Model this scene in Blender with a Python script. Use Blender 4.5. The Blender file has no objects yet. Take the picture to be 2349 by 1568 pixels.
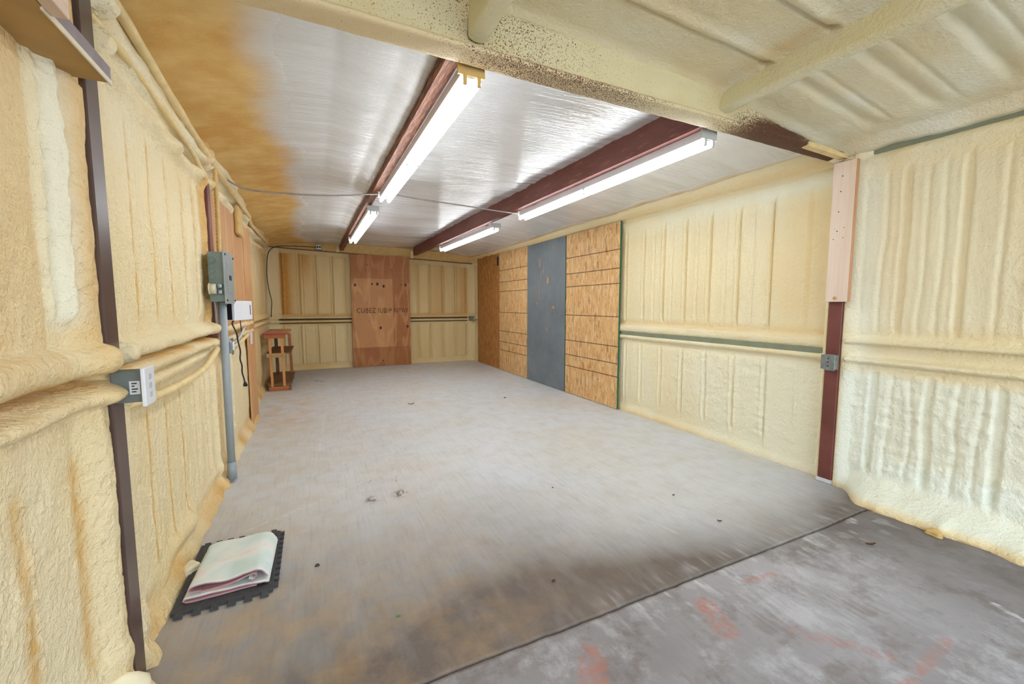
import bpy, bmesh, math, random
import numpy as np
from mathutils import Vector, Matrix
random.seed(7)
sc = bpy.context.scene
COL = sc.collection
# ------------------------------------------------------------------ camera
H = 1.34; F = 958.0; PW, PH = 2349, 1568
pitch = -math.atan(85 / F)
yaw = math.atan((PW / 2 - 715) / F * math.cos(pitch))
fw = Vector((math.sin(yaw) * math.cos(pitch), math.cos(yaw) * math.cos(pitch), math.sin(pitch)))
rt = Vector((math.cos(yaw), -math.sin(yaw), 0)); up = rt.cross(fw)
cd = bpy.data.cameras.new('camera'); cam = bpy.data.objects.new('camera', cd); COL.objects.link(cam)
cam.matrix_world = Matrix(((rt.x, up.x, -fw.x, 0), (rt.y, up.y, -fw.y, 0), (rt.z, up.z, -fw.z, H), (0, 0, 0, 1)))
cd.sensor_fit = 'HORIZONTAL'; cd.sensor_width = 36; cd.lens = 36 * F / PW; cd.clip_start = 0.02
sc.camera = cam
# ------------------------------------------------------------------ world, light, exposure
w = bpy.data.worlds.new('world'); sc.world = w; w.use_nodes = True
wn = w.node_tree.nodes; wl = w.node_tree.links
bgn = wn['Background']; bgn.inputs['Strength'].default_value = 2.4
tc = wn.new('ShaderNodeTexCoord'); sx = wn.new('ShaderNodeSeparateXYZ'); rp = wn.new('ShaderNodeValToRGB')
wl.new(tc.outputs['Generated'], sx.inputs[0]); wl.new(sx.outputs['Z'], rp.inputs[0]); wl.new(rp.outputs[0], bgn.inputs['Color'])
rp.color_ramp.elements[0].position = 0.0; rp.color_ramp.elements[0].color = (.86, .92, 1.0, 1)
rp.color_ramp.elements[1].position = 0.6; rp.color_ramp.elements[1].color = (.62, .78, 1.0, 1)
TUBE = 11.0
sc.view_settings.view_transform = 'Standard'; sc.view_settings.look = 'None'
sc.view_settings.gamma = 1; sc.view_settings.use_curve_mapping = False
sc.view_settings.exposure = 0.92

# ------------------------------------------------------------------ helpers
def L(r, g, b):
    f = lambda c: (c / 255 / 12.92) if c / 255 <= .04045 else ((c / 255 + .055) / 1.055) ** 2.4
    return (f(r), f(g), f(b), 1)

def link(name, me, mat=None, parent=None):
    o = bpy.data.objects.new(name, me); COL.objects.link(o)
    if mat:
        for m in (mat if isinstance(mat, (list, tuple)) else [mat]): me.materials.append(m)
    if parent is not None:
        p = parent; off = Vector(p.location)
        while p.parent is not None: p = p.parent; off += Vector(p.location)
        me.transform(Matrix.Translation(-off)); o.parent = parent
    return o

class B:
    """collects shapes and links them as one mesh object"""
    def __init__(s): s.bm = bmesh.new()
    def box(s, lo, hi, bev=0.0, seg=1, mat=None, mi=0):
        r = bmesh.ops.create_cube(s.bm, size=1)
        vs = r['verts']; c = [(a + b) / 2 for a, b in zip(lo, hi)]; d = [abs(b - a) for a, b in zip(lo, hi)]
        for v in vs: v.co = Vector((v.co.x * d[0] + c[0], v.co.y * d[1] + c[1], v.co.z * d[2] + c[2]))
        fs = set(f for v in vs for f in v.link_faces)
        for f in fs: f.material_index = mi
        if bev:
            es = set(e for v in vs for e in v.link_edges)
            r2 = bmesh.ops.bevel(s.bm, geom=list(es), offset=bev, segments=seg, affect='EDGES', profile=.5)
            vs = list(set(v for f in r2['faces'] for v in f.verts) | set(v for v in vs if v.is_valid))
            for f in r2['faces']: f.material_index = mi
        if mat is not None:
            for v in vs: v.co = mat @ v.co
        return s
    def cyl(s, p0, p1, r, r2=None, seg=16, mi=0, caps=True):
        p0 = Vector(p0); p1 = Vector(p1); d = p1 - p0
        q = d.to_track_quat('Z', 'Y').to_matrix().to_4x4()
        m = Matrix.Translation((p0 + p1) / 2) @ q
        x = bmesh.ops.create_cone(s.bm, cap_ends=caps, segments=seg, radius1=r, radius2=r if r2 is None else r2, depth=d.length, matrix=m)
        for v in x['verts']:
            for f in v.link_faces: f.smooth = len(f.verts) == 4; f.material_index = mi
        return s
    def tube(s, pts, r, seg=8, smooth=True, rs=None, caps=True):
        pts = [Vector(p) for p in pts]; rings = []; prev = None
        for i, p in enumerate(pts):
            a = pts[max(i - 1, 0)]; b = pts[min(i + 1, len(pts) - 1)]; t = (b - a).normalized()
            if prev is None:
                n = t.orthogonal().normalized()
            else:
                n = (prev - t * prev.dot(t)).normalized()
            prev = n; bn = t.cross(n); rr = rs[i] if rs else r
            rings.append([s.bm.verts.new(p + n * math.cos(2 * math.pi * k / seg) * rr + bn * math.sin(2 * math.pi * k / seg) * rr) for k in range(seg)])
        for a, b in zip(rings[:-1], rings[1:]):
            for k in range(seg):
                f = s.bm.faces.new((a[k], a[(k + 1) % seg], b[(k + 1) % seg], b[k])); f.smooth = smooth
        if caps:
            s.bm.faces.new(list(reversed(rings[0]))); s.bm.faces.new(rings[-1])
        return s
    def prism(s, poly, h0, h1, axis='z'):
        def mk(p, h):
            return {'z': (p[0], p[1], h), 'y': (p[0], h, p[1]), 'x': (h, p[0], p[1])}[axis]
        a = [s.bm.verts.new(mk(p, h0)) for p in poly]; b = [s.bm.verts.new(mk(p, h1)) for p in poly]
        n = len(poly)
        for i in range(n): s.bm.faces.new((a[i], a[(i + 1) % n], b[(i + 1) % n], b[i]))
        s.bm.faces.new(list(reversed(a))); s.bm.faces.new(b)
        return s
    def done(s, name, mat, parent=None, mat4=None):
        bmesh.ops.recalc_face_normals(s.bm, faces=s.bm.faces[:])
        me = bpy.data.meshes.new(name); s.bm.to_mesh(me); s.bm.free()
        if mat4 is not None: me.transform(mat4)
        return link(name, me, mat, parent)

def thing(name, label, cat, loc=(0, 0, 0), group=None):
    o = bpy.data.objects.new(name, None); COL.objects.link(o); o.location = loc; o.empty_display_size = .05
    o['label'] = label; o['category'] = cat
    if group: o['group'] = group
    return o
def tag(o, label, cat, group=None):
    o['label'] = label; o['category'] = cat
    if group: o['group'] = group
    return o
def struct(o): o['kind'] = 'structure'; return o

# ---- numpy value noise
_P = np.random.RandomState(3).rand(256, 256)
def vn(u, v, seed=0):
    u = np.asarray(u, float) + seed * 17.31; v = np.asarray(v, float) + seed * 7.77
    iu = np.floor(u).astype(int); iv = np.floor(v).astype(int); fu = u - iu; fv = v - iv
    fu = fu * fu * (3 - 2 * fu); fv = fv * fv * (3 - 2 * fv)
    g = lambda a, b: _P[a % 256, b % 256]
    return (g(iu, iv) * (1 - fu) + g(iu + 1, iv) * fu) * (1 - fv) + (g(iu, iv + 1) * (1 - fu) + g(iu + 1, iv + 1) * fu) * fv
def fbm(u, v, seed=0, o=3):
    r = 0; a = .5
    for k in range(o): r = r + a * (vn(u * 2 ** k, v * 2 ** k, seed + k) - .5); a *= .5
    return r * 2
def ss(a, b, x):
    t = np.clip((x - a) / (b - a), 0, 1); return t * t * (3 - 2 * t)
def ga(x, c, s): return np.exp(-((x - c) / s) ** 2)

def sheet(name, P, mat, attr=None, smooth=True, flip=False, back=None):
    """P: (nu,nv,3) array of points -> grid mesh; attr: (nu,nv,3) colour mask; back: list of (lo,hi) solid boxes behind it"""
    nu, nv = P.shape[:2]
    idx = np.arange(nu * nv).reshape(nu, nv)
    q = np.stack([idx[:-1, :-1], idx[1:, :-1], idx[1:, 1:], idx[:-1, 1:]], -1).reshape(-1, 4)
    if flip: q = q[:, ::-1]
    V = P.reshape(-1, 3); nV = len(V); A = None if attr is None else attr.reshape(-1, 3)
    extra = []
    for lo, hi in (back or []):
        c = np.array([[x, y, z] for x in (lo[0], hi[0]) for y in (lo[1], hi[1]) for z in (lo[2], hi[2])])
        b = len(V); V = np.vstack([V, c])
        extra += [[b + i for i in f] for f in ((0, 1, 3, 2), (4, 6, 7, 5), (0, 4, 5, 1), (2, 3, 7, 6), (0, 2, 6, 4), (1, 5, 7, 3))]
    Q = np.vstack([q, np.array(extra)]) if extra else q
    me = bpy.data.meshes.new(name)
    me.vertices.add(len(V)); me.vertices.foreach_set('co', V.astype(np.float32).ravel())
    me.loops.add(len(Q) * 4); me.loops.foreach_set('vertex_index', Q.astype(np.int32).ravel())
    me.polygons.add(len(Q)); me.polygons.foreach_set('loop_start', (np.arange(len(Q)) * 4).astype(np.int32))
    sm = np.zeros(len(Q), bool); sm[:len(q)] = smooth
    me.polygons.foreach_set('use_smooth', sm)
    me.update(calc_edges=True)
    if A is not None:
        ca = me.color_attributes.new('mask', 'FLOAT_COLOR', 'POINT')
        full = np.zeros((len(V), 4), np.float32); full[:nV, :3] = A; full[:, 3] = 1
        ca.data.foreach_set('color', full.ravel())
    return link(name, me, mat)

# ---- materials
class N:
    def __init__(s, name):
        s.m = bpy.data.materials.new(name); s.m.use_nodes = True; s.t = s.m.node_tree
        s.b = s.t.nodes['Principled BSDF']; s.co = s.t.nodes.new('ShaderNodeTexCoord').outputs['Object']
    def n(s, k, **kw):
        x = s.t.nodes.new(k)
        for a, v in kw.items():
            if hasattr(x, a): setattr(x, a, v)
        return x
    def mp(s, scale=(1, 1, 1), rot=(0, 0, 0), loc=(0, 0, 0), src=None):
        x = s.n('ShaderNodeMapping'); x.inputs['Scale'].default_value = scale; x.inputs['Rotation'].default_value = rot
        x.inputs['Location'].default_value = loc; s.t.links.new(src or s.co, x.inputs[0]); return x.outputs[0]
    def noise(s, scale, src=None, detail=4, rough=.55, dist=0):
        x = s.n('ShaderNodeTexNoise'); x.inputs['Scale'].default_value = scale; x.inputs['Detail'].default_value = detail
        x.inputs['Roughness'].default_value = rough; x.inputs['Distortion'].default_value = dist
        s.t.links.new(src or s.co, x.inputs['Vector']); return x.outputs['Fac']
    def voro(s, scale, src=None, out='Color'):
        x = s.n('ShaderNodeTexVoronoi'); x.inputs['Scale'].default_value = scale
        s.t.links.new(src or s.co, x.inputs['Vector']); return x.outputs[out]
    def sep(s, src, k):
        x = s.n('ShaderNodeSeparateXYZ'); s.t.links.new(src, x.inputs[0]); return x.outputs[k]
    def ramp(s, fac, stops, interp='LINEAR'):
        x = s.n('ShaderNodeValToRGB'); s.t.links.new(fac, x.inputs[0]); r = x.color_ramp; r.interpolation = interp
        while len(r.elements) < len(stops): r.elements.new(.5)
        for e, (p, c) in zip(r.elements, stops):
            e.position = p; e.color = c if isinstance(c, tuple) else (c, c, c, 1)
        return x.outputs[0]
    def math(s, op, a, b=None, clamp=False):
        x = s.n('ShaderNodeMath', operation=op); x.use_clamp = clamp
        for i, v in enumerate((a, b)):
            if v is None: continue
            if isinstance(v, (int, float)): x.inputs[i].default_value = v
            else: s.t.links.new(v, x.inputs[i])
        return x.outputs[0]
    def mix(s, f, a, b, blend='MIX'):
        x = s.n('ShaderNodeMix', data_type='RGBA', blend_type=blend)
        for sock, v in ((x.inputs[0], f), (x.inputs[6], a), (x.inputs[7], b)):
            if isinstance(v, (int, float)): sock.default_value = v
            elif isinstance(v, tuple): sock.default_value = v
            else: s.t.links.new(v, sock)
        return x.outputs[2]
    def attr(s, k, name='mask'):
        x = s.n('ShaderNodeAttribute'); x.attribute_name = name
        y = s.n('ShaderNodeSeparateColor'); s.t.links.new(x.outputs['Color'], y.inputs[0]); return y.outputs[k]
    def bump(s, h, st=.3, dist=.01, prev=None):
        x = s.n('ShaderNodeBump'); x.inputs['Strength'].default_value = st; x.inputs['Distance'].default_value = dist
        s.t.links.new(h, x.inputs['Height'])
        if prev is not None: s.t.links.new(prev, x.inputs['Normal'])
        return x.outputs[0]
    def out(s, col=None, rough=.5, nor=None, metal=0, spec=None, coat=None):
        for nm, v in (('Base Color', col), ('Roughness', rough), ('Normal', nor), ('Metallic', metal), ('Specular IOR Level', spec), ('Coat Weight', coat)):
            if v is None: continue
            i = s.b.inputs[nm]
            if isinstance(v, (int, float, tuple)): i.default_value = v
            else: s.t.links.new(v, i)
        return s.m

def simple(name, c, rough=.5, metal=0, var=.08, sc_=20, bump=0):
    a = N(name); f = a.noise(sc_)
    d = tuple(x * (1 - var) for x in c[:3]) + (1,); l = tuple(min(1, x * (1 + var)) for x in c[:3]) + (1,)
    return a.out(a.ramp(f, [(.3, d), (.7, l)]), rough, a.bump(f, bump, .002) if bump else None, metal)

def foam_mat(name, light, mid, orange, pale, stretch=(1, 1, 1), lump=.02):
    a = N(name)
    v = a.mp(stretch)
    f = a.noise(1.7, v, 3); g = a.noise(9, v, 4)
    c = a.mix(a.ramp(f, [(.35, 0.0), (.65, 1.0)]), mid, light)
    c = a.mix(a.math('MULTIPLY', a.ramp(g, [(.45, 0.0), (.75, 1.0)]), .35), c, pale)
    t = a.math('MULTIPLY', a.attr(0), a.math('ADD', a.math('MULTIPLY', a.noise(26, None, 4), .8), .55), True)
    c = a.mix(t, c, orange)
    c = a.mix(a.attr(1), c, pale)
    p = a.noise(150, None, 3); q = a.noise(42, None, 3); k = a.voro(60, None, 'Distance')
    n = a.bump(p, .6, .006); n = a.bump(q, .6, lump, n); n = a.bump(k, .3, .008, n)
    # dark specks
    s = a.ramp(a.noise(33, None, 2), [(.76, 0.0), (.80, 1.0)])
    c = a.mix(a.math('MULTIPLY', s, .35), c, L(120, 92, 50))
    return a.out(c, .5, n, spec=.35)

M = {}
M['foam_left'] = foam_mat('foam_yellow', L(238, 222, 182), L(230, 208, 158), L(214, 168, 92), L(240, 236, 212), (1, .35, .12))
M['foam_right'] = foam_mat('foam_cream', L(240, 230, 194), L(234, 216, 170), L(226, 190, 120), L(236, 238, 220), (1, .35, .12), .012)
M['foam_rear'] = foam_mat('foam_tan', L(224, 200, 148), L(214, 184, 124), L(196, 138, 56), L(232, 216, 172), (.5, 1, .1), .008)
M['foam_roof'] = foam_mat('foam_olive', L(236, 228, 196), L(232, 218, 180), L(226, 196, 138), L(236, 236, 220), (.2, 1, 1), .007)
M['foam_purlin'] = foam_mat('foam_smooth_olive', L(230, 224, 184), L(226, 214, 168), L(226, 196, 138), L(236, 236, 220), (1, .3, 1), .003)

# girder with overspray
a = N('steel_foam_overspray')
sp = a.noise(170, None, 3, .7)
k = a.math('GREATER_THAN', a.math('ADD', a.attr(0), a.math('MULTIPLY', a.math('SUBTRACT', sp, .5), 2.2)), .5)
fc = a.mix(a.ramp(a.noise(3), [(.35, 0.0), (.65, 1.0)]), L(224, 216, 178), L(218, 204, 158))
fc = a.mix(a.attr(1), fc, L(226, 206, 165))
st = a.mix(a.ramp(sp, [(.4, 0.0), (.6, 1.0)]), L(64, 46, 30), L(112, 68, 52))
c = a.mix(k, fc, st)
M['girder'] = a.out(c, .6, a.bump(sp, .6, .004, a.bump(a.noise(50), .4, .006)), spec=.3)

def steel(name, c1, c2, rough=.45, rust=.0):
    a = N(name); f = a.noise(3, a.mp((6, .6, 1)), 4)
    c = a.mix(a.ramp(f, [(.35, 0.0), (.65, 1.0)]), c1, c2)
    if rust:
        r = a.ramp(a.noise(16, a.mp((5, .35, 3)), 7, .75), [(.62 - rust * .1, 0.0), (.72 - rust * .1, 1.0)])
        c = a.mix(a.math('MULTIPLY', r, .6), c, L(176, 118, 70))
    return a.out(c, rough, a.bump(a.noise(60), .1, .002), spec=.4)
M['purlin'] = steel('red_oxide_steel', L(104, 56, 48), L(120, 74, 68), .55, .5)
M['purlin_rusty'] = steel('red_oxide_steel_rubbed', L(86, 46, 34), L(106, 62, 52), .6, 1.5)
M['post_red'] = steel('red_brown_post_paint', L(104, 56, 46), L(122, 70, 62), .5)
M['post_dark'] = steel('dark_brown_post_paint', L(72, 56, 50), L(96, 74, 66), .33)
M['steel_green'] = simple('grey_green_primer_steel', L(128, 134, 112), .5)
M['gap_shade'] = simple('gap_shade_paint', L(60, 46, 30), .9)

# white vinyl blanket with overspray mask
a = N('white_vinyl_facing')
ov = a.math('ADD', a.attr(0), a.math('MULTIPLY', a.math('SUBTRACT', a.noise(2.2, None, 3, .5), .5), .5))
ovr = a.ramp(ov, [(.22, 0.0), (.74, 1.0)], 'EASE')
gr = a.noise(120, None, 3)
oc = a.mix(a.ramp(a.noise(5), [(.35, 0.0), (.65, 1.0)]), L(212, 164, 82), L(230, 194, 122))
oc = a.mix(a.math('MULTIPLY', a.ramp(gr, [(.5, 0.0), (.75, 1.0)]), .5), oc, L(226, 196, 140))
wc = a.mix(a.ramp(a.noise(2, a.mp((.6, 3, 1)), 4), [(.3, 0.0), (.7, 1.0)]), L(218, 219, 221), L(230, 231, 234))
c = a.mix(ovr, wc, oc)
wr = a.noise(14, a.mp((.16, 2.2, 1)), 4, .55, .3); wr2 = a.noise(50, a.mp((.25, 2, 1)), 2)
wr3 = a.noise(15, a.mp((.55, 2.4, 1), (0, 0, .08)), 3, .6)
n = a.bump(wr, .25, .02, a.bump(wr3, .45, .013, a.bump(wr2, .18, .005, a.bump(a.voro(130, None, 'Distance'), .05, .002))))
rg = a.ramp(ov, [(.02, .115), (.9, .7)])
M['vinyl'] = a.out(c, rg, n, spec=.7)

# OSB: stack of flakes drawn as stretched rotated cells
def osb(name, cols, dark, lines=None, base=1.0, soft=.0):
    a = N(name)
    cs = []
    for rot, sc_, st, loc in ((.32, 52, .24, 0), (-.42, 42, .26, 3), (.10, 60, .2, 7), (-.8, 36, .30, 5)):
        v = a.mp((sc_, sc_, sc_ * st), (rot, 0, 0), (loc, loc, loc))
        vo = a.n('ShaderNodeTexVoronoi'); vo.inputs['Scale'].default_value = 1; vo.inputs['Randomness'].default_value = 1
        a.t.links.new(v, vo.inputs['Vector'])
        sc2 = a.n('ShaderNodeSeparateColor'); a.t.links.new(vo.outputs['Color'], sc2.inputs[0])
        cs.append((sc2.outputs[0], sc2.outputs[1], vo.outputs['Distance']))
    col = a.ramp(cs[0][0], [(0, cols[0]), (.35, cols[1]), (.7, cols[2]), (1, cols[3])])
    for i in (1, 2, 3):
        ci = a.ramp(cs[i][0], [(0, cols[(i) % 4]), (.3, cols[2]), (.6, cols[1]), (1, cols[3])])
        col = a.mix(a.ramp(cs[i][1], [(.5, 0.0), (.56, 1.0)]), col, ci)
    fib = a.noise(90, a.mp((1, 1, .06)), 3)
    col = a.mix(a.math('MULTIPLY', a.ramp(fib, [(.35, 1.0), (.6, 0.0)]), .35), col, dark)
    gap = a.ramp(a.noise(44, a.mp((1, 1.2, .4), (.3, 0, 0)), 3), [(.31, 1.0), (.38, 0.0)])
    col = a.mix(a.math('MULTIPLY', a.ramp(cs[3][0], [(.93, 0.0), (.95, 1.0)]), .4), col, dark)
    col = a.mix(a.math('MULTIPLY', gap, .75), col, dark)
    if lines:
        z = a.sep(a.co, 2); tot = None
        wob = a.math('MULTIPLY', a.math('SUBTRACT', a.noise(60), .5), .004)
        for zz in lines:
            d = a.math('LESS_THAN', a.math('ABSOLUTE', a.math('SUBTRACT', a.math('ADD', z, wob), zz)), .0065)
            tot = d if tot is None else a.math('MAXIMUM', tot, d)
        col = a.mix(a.math('MULTIPLY', tot, .8), col, L(70, 45, 30))
    return a.out(col, .6, a.bump(cs[1][0], .4, .003), spec=.3)
LN = [2.44 - q for q in (.406, .64, .83, 1.25, 1.63, 1.85, 2.02)]
M['osb'] = osb('strand_board', [L(196, 138, 80), L(222, 172, 112), L(232, 190, 132), L(240, 206, 156)], L(120, 70, 30), LN)
M['osb_dark'] = osb('strand_board_aged', [L(140, 84, 36), L(176, 116, 60), L(190, 132, 74), L(206, 150, 90)], L(88, 48, 16))
M['green_edge'] = simple('green_edge_paint', L(28, 104, 72), .6)
a = N('grey_painted_strand_board')
v = a.voro(1, a.mp((20, 20, 4), (.2, 0, 0)), 'Distance')
pe = a.ramp(a.noise(7, a.mp((1, 2.6, .8)), 6, .7), [(.70, 0.0), (.725, 1.0)])
c = a.mix(a.ramp(a.noise(2.2), [(.3, 0.0), (.7, 1.0)]), L(104, 112, 120), L(122, 131, 138))
c = a.mix(a.math('MULTIPLY', a.ramp(a.noise(60, a.mp((1, 1, .12)), 3), [(.5, 0.0), (.7, 1.0)]), .25), c, L(150, 158, 162))
c = a.mix(pe, c, L(196, 140, 92))
M['greyboard'] = a.out(c, .5, a.bump(v, .35, .003), spec=.4)

def plywood(name, c1, c2, c3, axis=(1, 1, .12), sc_=9, knots=None, ring=3.0):
    a = N(name)
    v = a.mp(axis)
    f = a.noise(sc_ * .35, v, 2, .5, 0)
    wv = a.math('SINE', a.math('MULTIPLY', f, 60 * ring / 3))
    fine = a.noise(sc_ * 14, a.mp((axis[0], axis[1], axis[2] * .4) if axis[2] < 1 else (axis[0] * .4, axis[1], axis[2])), 3)
    c = a.mix(a.ramp(wv, [(0, 0.0), (1, 1.0)]), c1, c2)
    c = a.mix(a.math('MULTIPLY', a.ramp(fine, [(.4, 0.0), (.65, 1.0)]), .5), c, c3)
    c = a.mix(a.math('MULTIPLY', a.ramp(a.noise(1.5, None, 3), [(.4, 0.0), (.7, 1.0)]), .5), c, c3)
    return a, c, fine
a, c, fine = plywood('rear_plywood', L(178, 116, 62), L(208, 152, 96), L(152, 92, 50), (1, 1, .22), 7, ring=2.2)
x_ = a.math('ADD', a.sep(a.co, 0), 1.37); z_ = a.sep(a.co, 2)
def inr(v, lo, hi): return a.math('MULTIPLY', a.math('GREATER_THAN', v, lo), a.math('LESS_THAN', v, hi))
patch = a.math('MULTIPLY', inr(x_, .82, 1.62), inr(z_, .42, 1.90))
c = a.mix(a.math('MULTIPLY', patch, .35), c, L(222, 172, 116))
edge = a.math('ADD', a.ramp(z_, [(0.30, 1.0), (.42, 0.0)]), 0)
c = a.mix(a.math('MULTIPLY', a.math('LESS_THAN', z_, .42), .55), c, L(150, 92, 44))
c = a.mix(a.math('MULTIPLY', a.math('GREATER_THAN', z_, 1.93), .3), c, L(164, 106, 60))
for kx, kz, kr in ((.845, 1.76, .026), (1.19, 1.79, .02), (1.30, 1.79, .03), (1.43, 1.745, .028), (1.90, 1.78, .026), (1.80, 1.785, .012), (1.345, .84, .028), (1.93, .86, .026), (1.38, .12, .014), (1.1, 2.2, .01), (1.6, 2.1, .009)):
    d = a.math('SQRT', a.math('ADD', a.math('POWER', a.math('SUBTRACT', x_, kx), 2), a.math('POWER', a.math('MULTIPLY', a.math('SUBTRACT', z_, kz), .75), 2)))
    c = a.mix(a.ramp(d, [(kr * .75, 1.0), (kr, 0.0)]), c, L(62, 22, 14))
M['ply_rear'] = a.out(c, .5, a.bump(fine, .1, .001), spec=.35)
a, c, fine = plywood('left_plywood', L(206, 160, 112), L(216, 174, 128), L(188, 132, 84), (1, 1, .05), 12, ring=1)
c = a.mix(a.ramp(a.noise(60, a.mp((1, 1, .07)), 3), [(.6, 0.0), (.7, 1.0)]), c, L(170, 104, 62))
M['ply_left'] = a.out(c, .6, a.bump(fine, .15, .001), spec=.25)
def lumber(name, c1, c2, c3, ax):
    a, c, fine = plywood(name, c1, c2, c3, ax, 7, ring=1.4)
    return a.out(c, .55, a.bump(fine, .1, .001), spec=.3)
M['pine_pink'] = lumber('pale_pine', L(232, 212, 194), L(228, 206, 186), L(218, 194, 172), (1, 1, .08))
M['pine_pink_h'] = lumber('pale_pine_lying', L(226, 204, 186), L(220, 198, 178), L(206, 178, 156), (1, .08, 1))
M['pine_edge'] = lumber('pine_edge_grain', L(206, 160, 122), L(198, 148, 108), L(184, 130, 92), (1, 1, .08))
M['wood_amber'] = lumber('amber_lumber', L(206, 146, 88), L(214, 156, 98), L(188, 124, 70), (1, 1, .1))
M['wood_dark'] = lumber('weathered_dark_board', L(112, 74, 46), L(140, 98, 64), L(86, 54, 34), (1, .1, 1))
M['wood_red'] = lumber('red_brown_lumber', L(172, 108, 62), L(184, 122, 74), L(150, 88, 48), (.1, 1, 1))
M['wood_top'] = lumber('brown_table_board', L(188, 132, 88), L(200, 146, 100), L(168, 112, 72), (1, .1, 1))
M['wood_khaki'] = lumber('khaki_lumber', L(176, 144, 92), L(186, 152, 100), L(156, 122, 76), (.1, 1, 1))
M['red_paint'] = simple('red_edge_paint', L(160, 48, 44), .5)
M['plank'] = simple('ochre_overspray_wood', L(178, 142, 84), .7, var=.15, sc_=6, bump=.3)
M['plank_edge'] = simple('purple_grey_edge', L(128, 116, 124), .4, var=.25, sc_=14)
M['plank_rim'] = simple('pale_overspray', L(222, 212, 188), .6)
M['panel'] = simple('grey_green_enamel', L(112, 126, 120), .35)
M['panel_cover'] = simple('grey_enamel_cover', L(146, 156, 156), .35)
M['label'] = simple('label_white', L(210, 212, 212), .5)
M['ink'] = simple('ink_black', L(30, 28, 30), .6)
M['black'] = simple('black_plastic', L(22, 22, 26), .4)
M['blackrub'] = simple('black_rubber', L(66, 66, 68), .75, var=.15, sc_=60, bump=.2)
M['white'] = simple('white_plastic', L(226, 228, 234), .3, var=.02)
M['white_metal'] = simple('white_enamel_metal', L(205, 207, 210), .35, var=.03)
M['socket'] = simple('white_socket', L(190, 192, 190), .4, var=.03)
M['pvc'] = simple('grey_pvc', L(150, 160, 166), .4, var=.04)
M['galv'] = simple('galvanised_steel', L(140, 150, 152), .35, .6, var=.2, sc_=50)
M['flex'] = simple('flex_conduit_metal', L(150, 146, 140), .4, .6, var=.15)
M['ivory'] = simple('ivory_plastic', L(206, 200, 176), .45)
M['greybox'] = simple('grey_outlet_box', L(104, 112, 108), .45)
M['foamcoat'] = simple('foam_coated', L(226, 202, 148), .6, var=.12, sc_=12, bump=.6)
M['foamcoat_d'] = simple('foam_coated_deep', L(206, 172, 106), .6, var=.12, sc_=20, bump=.6)
M['foamchunk'] = simple('foam_chunk', L(236, 224, 190), .6, var=.1, sc_=12, bump=.8)
M['leaf'] = simple('dry_leaf', L(120, 84, 60), .7, var=.3, sc_=60)
M['grit'] = simple('grit', L(66, 58, 54), .8)
M['rust'] = simple('rubbed_rust', L(170, 110, 70), .6)
a = N('fluorescent_tube')
a.b.inputs['Emission Color'].default_value = (.94, .98, 1.0, 1); a.b.inputs['Emission Strength'].default_value = TUBE
M['tube'] = a.out((.9, .9, .9, 1), .3)
# blanket fabric
a = N('pastel_cloth')
f = a.noise(5.5, a.mp((1, 1, .3)), 3); g = a.noise(3.4, a.mp(loc=(4, 2, 1)), 3)
c = a.ramp(f, [(.36, L(230, 214, 208)), (.44, L(224, 226, 220)), (.56, L(210, 222, 218)), (.68, L(198, 214, 208))])
c = a.mix(a.math('MULTIPLY', a.ramp(g, [(.62, 0.0), (.68, 1.0)]), .35), c, L(238, 200, 184))
M['cloth'] = a.out(c, .9, a.bump(a.noise(260), .3, .002), spec=.1)
M['mauve'] = simple('mauve_cloth_underside', L(184, 142, 142), .9, var=.06)

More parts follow.
